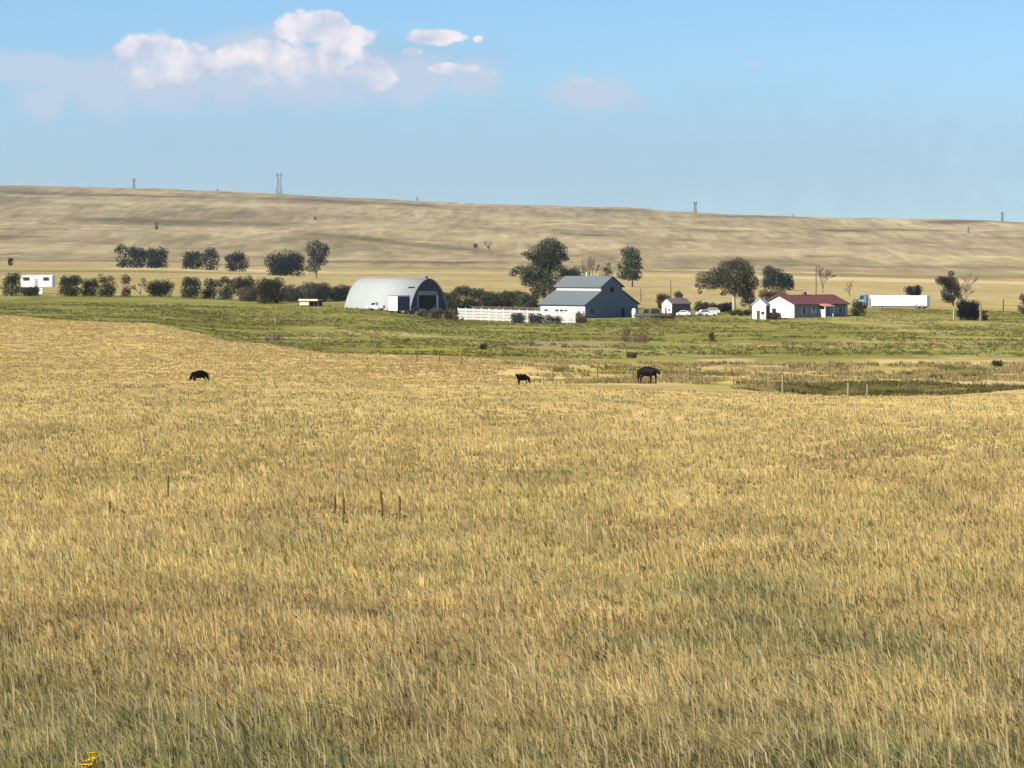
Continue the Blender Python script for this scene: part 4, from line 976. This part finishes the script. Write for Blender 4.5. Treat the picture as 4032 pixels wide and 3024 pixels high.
def cow(label, px, Y, rz, s, pose, cat='cow', name='cow', dz=0):
    """local: faces +x; s scales; pose: stand | graze | up"""
    root = empty(name, at(px, Y, dz), rz, label, cat, 'black cattle in the dry grass'); root.scale = (s, s, s)
    hd = {'stand': [(1.02,0,1.02,.15,.18),(1.22,0,.88,.10,.13),(1.42,0,.72,.065,.075)],
          'graze': [(1.05,0,.78,.14,.17),(1.22,0,.42,.11,.13),(1.38,0,.14,.07,.08)],
          'up':    [(.98,.05,1.22,.15,.18),(1.14,.10,1.30,.12,.14),(1.34,.14,1.18,.075,.085)]}[pose]
    N = [(0,0,.92,.34,.41),(.38,0,.93,.33,.41),(.70,0,.97,.27,.36),(.86,0,1.02,.20,.28)] + hd       # 0..6
    N += [(-.38,0,.94,.34,.40),(-.72,0,.99,.28,.33),(-.90,0,.98,.15,.19)]                           # 7..9
    E = [(0,1),(1,2),(2,3),(3,4),(4,5),(5,6),(0,7),(7,8),(8,9)]
    def leg(root_i, pts):
        i0 = len(N); N.extend(pts); E.append((root_i, i0)); E.extend((i0+k, i0+k+1) for k in range(len(pts)-1))
    for sy, ph in ((-1, .0), (1, .16)):
        leg(2, [(.62+ph*.6, sy*.20, .66,.12),(.60+ph, sy*.19, .42,.07),(.59+ph, sy*.19, .12,.055),(.62+ph, sy*.19, .03,.07)])
        leg(8, [(-.66-ph*.4, sy*.22, .72,.17),(-.62-ph*.3, sy*.20, .56,.10),(-.78-ph, sy*.20, .42,.065),(-.74-ph, sy*.20, .12,.05),(-.70-ph, sy*.20, .03,.065)])
    skin_body('body', N, E, root)
    hx, hy, hz = hd[1][0]-.12, hd[1][1], hd[1][2] + .12
    for sy in (-1, 1):
        MB().add([(hx, hy+sy*.08, hz), (hx+.05, hy+sy*.30, hz+.06), (hx-.04, hy+sy*.32, hz-.02), (hx-.08, hy+sy*.10, hz-.06), (hx-.06, hy+sy*.2, hz+.05)], [(0,1,4),(4,1,2),(4,2,3),(0,4,3),(0,3,2,1)]).build('ear', M['cow'], root)
    MB().tube((-.99, 0, 1.08), (-1.09, 0, .75), .035, .025, 6).tube((-1.09, 0, .75), (-1.08, 0, .42), .025, .05, 6).build('tail', M['cow'], root)
    return root
cow('black cow standing side-on by the creek bank, head lowered to the right', 2548, 371, R(-48), 1.16, 'stand')
cow('black cow grazing on the left slope, legs hidden by grass', 788, 366, R(222), .90, 'graze')
cow('small black calf in the middle of the field, head raised to the left', 2060, 364, R(222), .72, 'up', 'calf', 'calf')

# ------------------------------------------------------------------ foreground plants
def mullein(px, ytop, Y, label, lean=0, seed=1):
    loc = at(px, Y); H = zrow(ytop, Y) - loc.z; r = random.Random(seed)
    root = empty('mullein_stalk', loc, 0, label, 'plant', 'dead brown mullein stalks in the field')
    MB().tube((0, 0, -.05), (lean*.5, 0, H*.5), .018, .016, 6).build('stem', M['stalk'], root)
    m = MB(); n = 16
    for k in range(n):
        t0 = .5 + .5*k/n; t1 = .5 + .5*(k+1)/n; q = .028 + .008*r.random()
        if k > n-3: q *= .6
        m.tube((lean*t0, 0, H*t0), (lean*t1, 0, H*t1+.01), q, q*.8, 7)
    m.build('seed_head', M['stalk'], root)
    lv = MB()
    for k in range(7):
        a = r.uniform(0, 6.28); z = r.uniform(.05, .4) * H; l = r.uniform(.08, .18)
        c, s = math.cos(a), math.sin(a)
        lv.add([(0, 0, z), (c*l-s*.03, s*l+c*.03, z+.02), (c*l*1.3, s*l*1.3, z-.05), (c*l+s*.03, s*l-c*.03, z+.02)], [(0,1,2,3)])
    lv.build('leaves', M['stalk'], root)
for a in [(658, 1872, 112, 'thick dead mullein stalk standing alone on the left', .03), (1315, 1952, 101, 'first dead mullein stalk of the four in the middle of the field', .02), (1352, 1958, 99, 'second mullein stalk, knobbly, right beside the first of four', .0),
          (1508, 1930, 103, 'third and tallest mullein stalk, leaning at its base', -.06), (1573, 1954, 101, 'fourth mullein stalk, rightmost of the four', 0), (430, 1972, 104, 'faint short dead stalk left of the lone mullein', 0), (2865, 2262, 79, 'dark dead weed stalk in the grass right of centre', .03), (3868, 2235, 82, 'short dark dead stalk near the right edge', 0)]:
    mullein(a[0], a[1], a[2], a[3], a[4], int(a[0]))
def flower():
    loc = at(352, 44.3); root = empty('yellow_flower', loc, 0, 'bright yellow wildflower cluster at the bottom left edge', 'flower')
    H = zrow(2970, 44.3) - loc.z; r = random.Random(4); st = MB()
    heads = [(-.04, .0, H-.08), (.0, .01, H), (.03, -.02, H-.05), (.05, .01, H-.03), (-.02, -.01, H-.13), (.03, .02, H-.15), (-.075, -.01, H-.12), (.07, 0, H-.11), (.0, -.02, H-.07), (-.05, .01, H-.16), (.01, -.02, H-.11), (.055, -.01, H-.17)]
    for h in heads: st.tube((0, 0, -.05), h, .006, .004, 5)
    st.build('stems', M['stem'], root)
    for (x, y, z) in heads:
        m = MB()
        for k in range(9):
            a = 2*math.pi*k/9; l = .052; c, s = math.cos(a), math.sin(a)
            m.add([(x, y, z), (x+c*l*.6-s*.018, y+s*l*.6+c*.018, z+.012), (x+c*l, y+s*l, z+.02+r.uniform(-.01, .01)), (x+c*l*.6+s*.018, y+s*l*.6-c*.018, z+.012)], [(0,1,2,3)])
        m.dome((x, y, z), .014, .014, .02, 8, 4)
        m.build('flower_head', M['petal'], root)
flower()

# ------------------------------------------------------------------ haze
hz = MB().box(-3600, 3600, -60, 9600, -75, 230)
m, nt = new_mat('air'); out = nt.nodes.new('ShaderNodeOutputMaterial'); pv = nt.nodes.new('ShaderNodeVolumePrincipled')
pv.inputs['Color'].default_value = (.78, .88, 1.0, 1); pv.inputs['Density'].default_value = 3.0e-5; pv.inputs['Anisotropy'].default_value = 0.2
nt.links.new(pv.outputs['Volume'], out.inputs['Volume'])
tag(hz.build('haze', m), 'thin pale air over the whole prairie', None, None, 'stuff')

# ------------------------------------------------------------------ sun and sky
EL = R(32); AZ = (-0.84, -0.54)
sd = Vector((AZ[0]*math.cos(EL), AZ[1]*math.cos(EL), math.sin(EL))).normalized()
l = bpy.data.lights.new('Sun', 'SUN'); l.energy = 4.6; l.angle = R(.53); l.color = (1.0, .91, .73)
lo = bpy.data.objects.new('Sun', l); COL.objects.link(lo); lo.location = (0, 0, 200); lo.rotation_euler = sd.to_track_quat('Z', 'Y').to_euler()

def build_world():
    w = bpy.data.worlds.new('World'); SC.world = w; w.use_nodes = True; nt = w.node_tree; N = nt.nodes; L = nt.links; N.clear()
    out = N.new('ShaderNodeOutputWorld'); bg = N.new('ShaderNodeBackground'); bg.inputs['Strength'].default_value = .10
    sky = N.new('ShaderNodeTexSky'); sky.sky_type = 'NISHITA'; sky.sun_disc = False; sky.sun_elevation = EL
    sky.sun_rotation = math.atan2(AZ[0], AZ[1]); sky.air_density = 1.0; sky.dust_density = .05; sky.ozone_density = 1.6; sky.altitude = 1600
    def math_(op, a, b=None, c=None):
        n = N.new('ShaderNodeMath'); n.operation = op
        for i, v in enumerate((a, b, c)):
            if v is None: continue
            if isinstance(v, (int, float)): n.inputs[i].default_value = v
            else: L.new(v, n.inputs[i])
        return n.outputs[0]
    tc = N.new('ShaderNodeTexCoord'); sp = N.new('ShaderNodeSeparateXYZ'); L.new(tc.outputs['Generated'], sp.inputs[0])
    yy = math_('MAXIMUM', sp.outputs[1], .05)
    U = math_('MULTIPLY', math_('DIVIDE', sp.outputs[0], yy), 16.8)   # thousands of photo pixels right of centre
    V = math_('MULTIPLY', math_('DIVIDE', sp.outputs[2], yy), 16.8)   # and above the eye level
    # domain-warped noise
    cb = N.new('ShaderNodeCombineXYZ'); L.new(U, cb.inputs[0]); L.new(V, cb.inputs[1])
    def noise(scale, detail, offset=(0, 0, 0), rough=.6, dist=.0):
        mp = N.new('ShaderNodeMapping'); mp.inputs['Location'].default_value = offset; L.new(cb.outputs[0], mp.inputs['Vector'])
        n = N.new('ShaderNodeTexNoise'); n.inputs['Scale'].default_value = scale; n.inputs['Detail'].default_value = detail; n.inputs['Roughness'].default_value = rough; n.inputs['Distortion'].default_value = dist
        L.new(mp.outputs['Vector'], n.inputs['Vector']); return n.outputs['Fac']
    n0 = noise(7, 7, (3, 1, 0), .62)
    n2_ = noise(4.2, 3, (5, 4, 0), .5); n3_ = noise(4.2, 3, (5 + .05, 4 - .045, 0), .5)
    nb = noise(2.5, 4, (8, 2, 0))
    vor = N.new('ShaderNodeTexVoronoi'); vor.feature = 'SMOOTH_F1'; vor.inputs['Scale'].default_value = 7; vor.inputs['Smoothness'].default_value = .7
    if 'Detail' in vor.inputs: vor.inputs['Detail'].default_value = 2
    wv = N.new('ShaderNodeVectorMath'); wv.operation = 'ADD'; L.new(cb.outputs[0], wv.inputs[0])
    wn = N.new('ShaderNodeVectorMath'); wn.operation = 'SCALE'; wn.inputs['Scale'].default_value = .16
    nc = N.new('ShaderNodeTexNoise'); nc.inputs['Scale'].default_value = 9; nc.inputs['Detail'].default_value = 5; L.new(cb.outputs[0], nc.inputs['Vector'])
    L.new(nc.outputs['Color'], wn.inputs[0]); L.new(wn.outputs[0], wv.inputs[1]); L.new(wv.outputs[0], vor.inputs['Vector'])
    puff = vor.outputs['Distance']
    def ell(x, y, rx, ry):
        cx = (x - 2016) / 1000; cy = (1000 - y) / 1000
        a = math_('DIVIDE', math_('SUBTRACT', U, cx), rx / 1000); b = math_('DIVIDE', math_('SUBTRACT', V, cy), ry / 1000)
        return math_('SUBTRACT', 1.0, math_('SQRT', math_('ADD', math_('MULTIPLY', a, a), math_('MULTIPLY', b, b))))
    def union(es):
        f = None
        for e in es:
            v = ell(*e[:4])
            if len(e) > 4: v = math_('ADD', v, e[4])
            f = v if f is None else math_('SMOOTH_MAX', f, v, .12)
        return f
    bright = union([(540,205,100,75),(620,235,180,95),(820,260,90,60,-.1),(1010,290,170,70,-.12),(1250,240,170,80,-.1),(1340,310,170,60,-.2),(735,250,80,90),(540,300,110,60,-.15),(940,240,105,70),(1060,240,130,90),(1130,300,90,55),(1200,120,120,75),(1290,105,105,65),(1390,145,85,50),(1330,215,120,55),
                    (1465,295,110,75,-.1),(1720,145,125,34),(1884,155,26,18,-.15),(1622,206,42,16),(1790,272,110,28,-.1),(1925,325,60,60,-.2),(2300,350,130,48,-.15)])
    faint = union([(330,300,330,90),(700,330,420,110),(1150,320,480,110),(1600,300,300,80),(180,265,300,60),(180,405,110,85),(440,375,120,100),(650,370,150,90),(900,350,160,90),(1080,350,160,80),(1290,280,120,90),(1500,320,150,90),(1610,375,80,50),(1850,310,140,85),(2330,370,190,75),(60,280,150,60),(1000,200,220,100),(2960,250,90,30,-.75),(3480,340,60,25,-.8)])
    base = union([(900,330,1250,190),(1500,230,650,110),(2016,640,5200,420)])
    def fieldmask(f, namp, lo, hi, pf=.0):
        v = math_('ADD', f, math_('MULTIPLY', math_('SUBTRACT', n0, .5), namp))
        if pf: v = math_('SUBTRACT', v, math_('MULTIPLY', math_('SUBTRACT', puff, .35), pf))
        mr = N.new('ShaderNodeMapRange'); mr.interpolation_type = 'SMOOTHSTEP'; mr.inputs['From Min'].default_value = lo; mr.inputs['From Max'].default_value = hi
        L.new(v, mr.inputs['Value']); return mr.outputs['Result']
    mb = fieldmask(bright, 1.05, -.30, .0, .45); mf = fieldmask(faint, 1.5, -.50, .40, .4); ms = fieldmask(base, .8, -.1, .9)
    front = math_('GREATER_THAN', sp.outputs[1], .3)
    def mix(fac, a, b):
        n = N.new('ShaderNodeMix'); n.data_type = 'RGBA'; L.new(fac, n.inputs['Factor'])
        for s, v in (('A', a), ('B', b)):
            i = [q for q in n.inputs if q.name == s and q.type == 'RGBA'][0]
            if isinstance(v, tuple): i.default_value = (*v, 1)
            else: L.new(v, i)
        return [q for q in n.outputs if q.type == 'RGBA'][0]
    # tint the clear sky towards the photograph's cyan-blue
    tint = N.new('ShaderNodeMix'); tint.data_type = 'RGBA'; tint.blend_type = 'MULTIPLY'; tint.inputs['Factor'].default_value = 1
    ia = [q for q in tint.inputs if q.type == 'RGBA']; L.new(sky.outputs['Color'], ia[0]); ia[1].default_value = SKY_TINT
    clear = [q for q in tint.outputs if q.type == 'RGBA'][0]
    # relief of the puffs: bright towards the sun on the left and above
    rel = math_('MULTIPLY', math_('SUBTRACT', n2_, n3_), 7.0)
    rel = math_('ADD', rel, math_('MULTIPLY', math_('SUBTRACT', n0, .5), .5))
    rel = math_('ADD', rel, math_('MULTIPLY', math_('SUBTRACT', .45, puff), .7))
    rel = math_('ADD', rel, math_('MULTIPLY', math_('SUBTRACT', V, .68), 2.2))
    rl = N.new('ShaderNodeMapRange'); rl.inputs['From Min'].default_value = -.75; rl.inputs['From Max'].default_value = .8; L.new(rel, rl.inputs['Value'])
    cloud = mix(rl.outputs['Result'], CLOUD_LO, CLOUD_HI)
    c = mix(math_('MULTIPLY', math_('MULTIPLY', ms, .55), front), clear, CLOUD_BASE)
    c = mix(math_('MULTIPLY', math_('MULTIPLY', mf, .85), front), c, CLOUD_MID)
    vf = N.new('ShaderNodeMapRange'); vf.interpolation_type = 'SMOOTHSTEP'; vf.inputs['From Min'].default_value = .60; vf.inputs['From Max'].default_value = .80
    vf.inputs['To Min'].default_value = .22; vf.inputs['To Max'].default_value = .95; L.new(math_('ADD', V, math_('MULTIPLY', math_('SUBTRACT', n0, .5), .22)), vf.inputs['Value'])
    c = mix(math_('MULTIPLY', math_('MULTIPLY', mb, vf.outputs['Result']), front), c, cloud)
    L.new(c, bg.inputs['Color']); L.new(bg.outputs[0], out.inputs['Surface'])
SKY_TINT = (.345, .495, .70, 1)
CLOUD_HI = (5.5, 5.05, 5.2); CLOUD_LO = (3.2, 3.55, 4.4); CLOUD_MID = (3.05, 3.6, 4.45); CLOUD_BASE = (2.2, 3.05, 4.0)
build_world()

# ------------------------------------------------------------------ camera and render
cam = bpy.data.cameras.new('Camera'); cam.sensor_width = 36; cam.lens = 36 * F / 4032; cam.clip_start = .5; cam.clip_end = 60000
co = bpy.data.objects.new('Camera', cam); COL.objects.link(co); co.location = (0, 0, ZC); co.rotation_euler = (math.pi/2 - TH, 0, 0)
SC.camera = co
SC.view_settings.view_transform = 'Standard'; SC.view_settings.look = 'None'; SC.view_settings.gamma = 1; SC.view_settings.exposure = .88
SC.cycles.max_bounces = 5; SC.cycles.diffuse_bounces = 2; SC.cycles.glossy_bounces = 2; SC.cycles.volume_bounces = 0; SC.cycles.transparent_max_bounces = 8
SC.cycles.use_denoising = True
SC.render.filter_size = 1.5
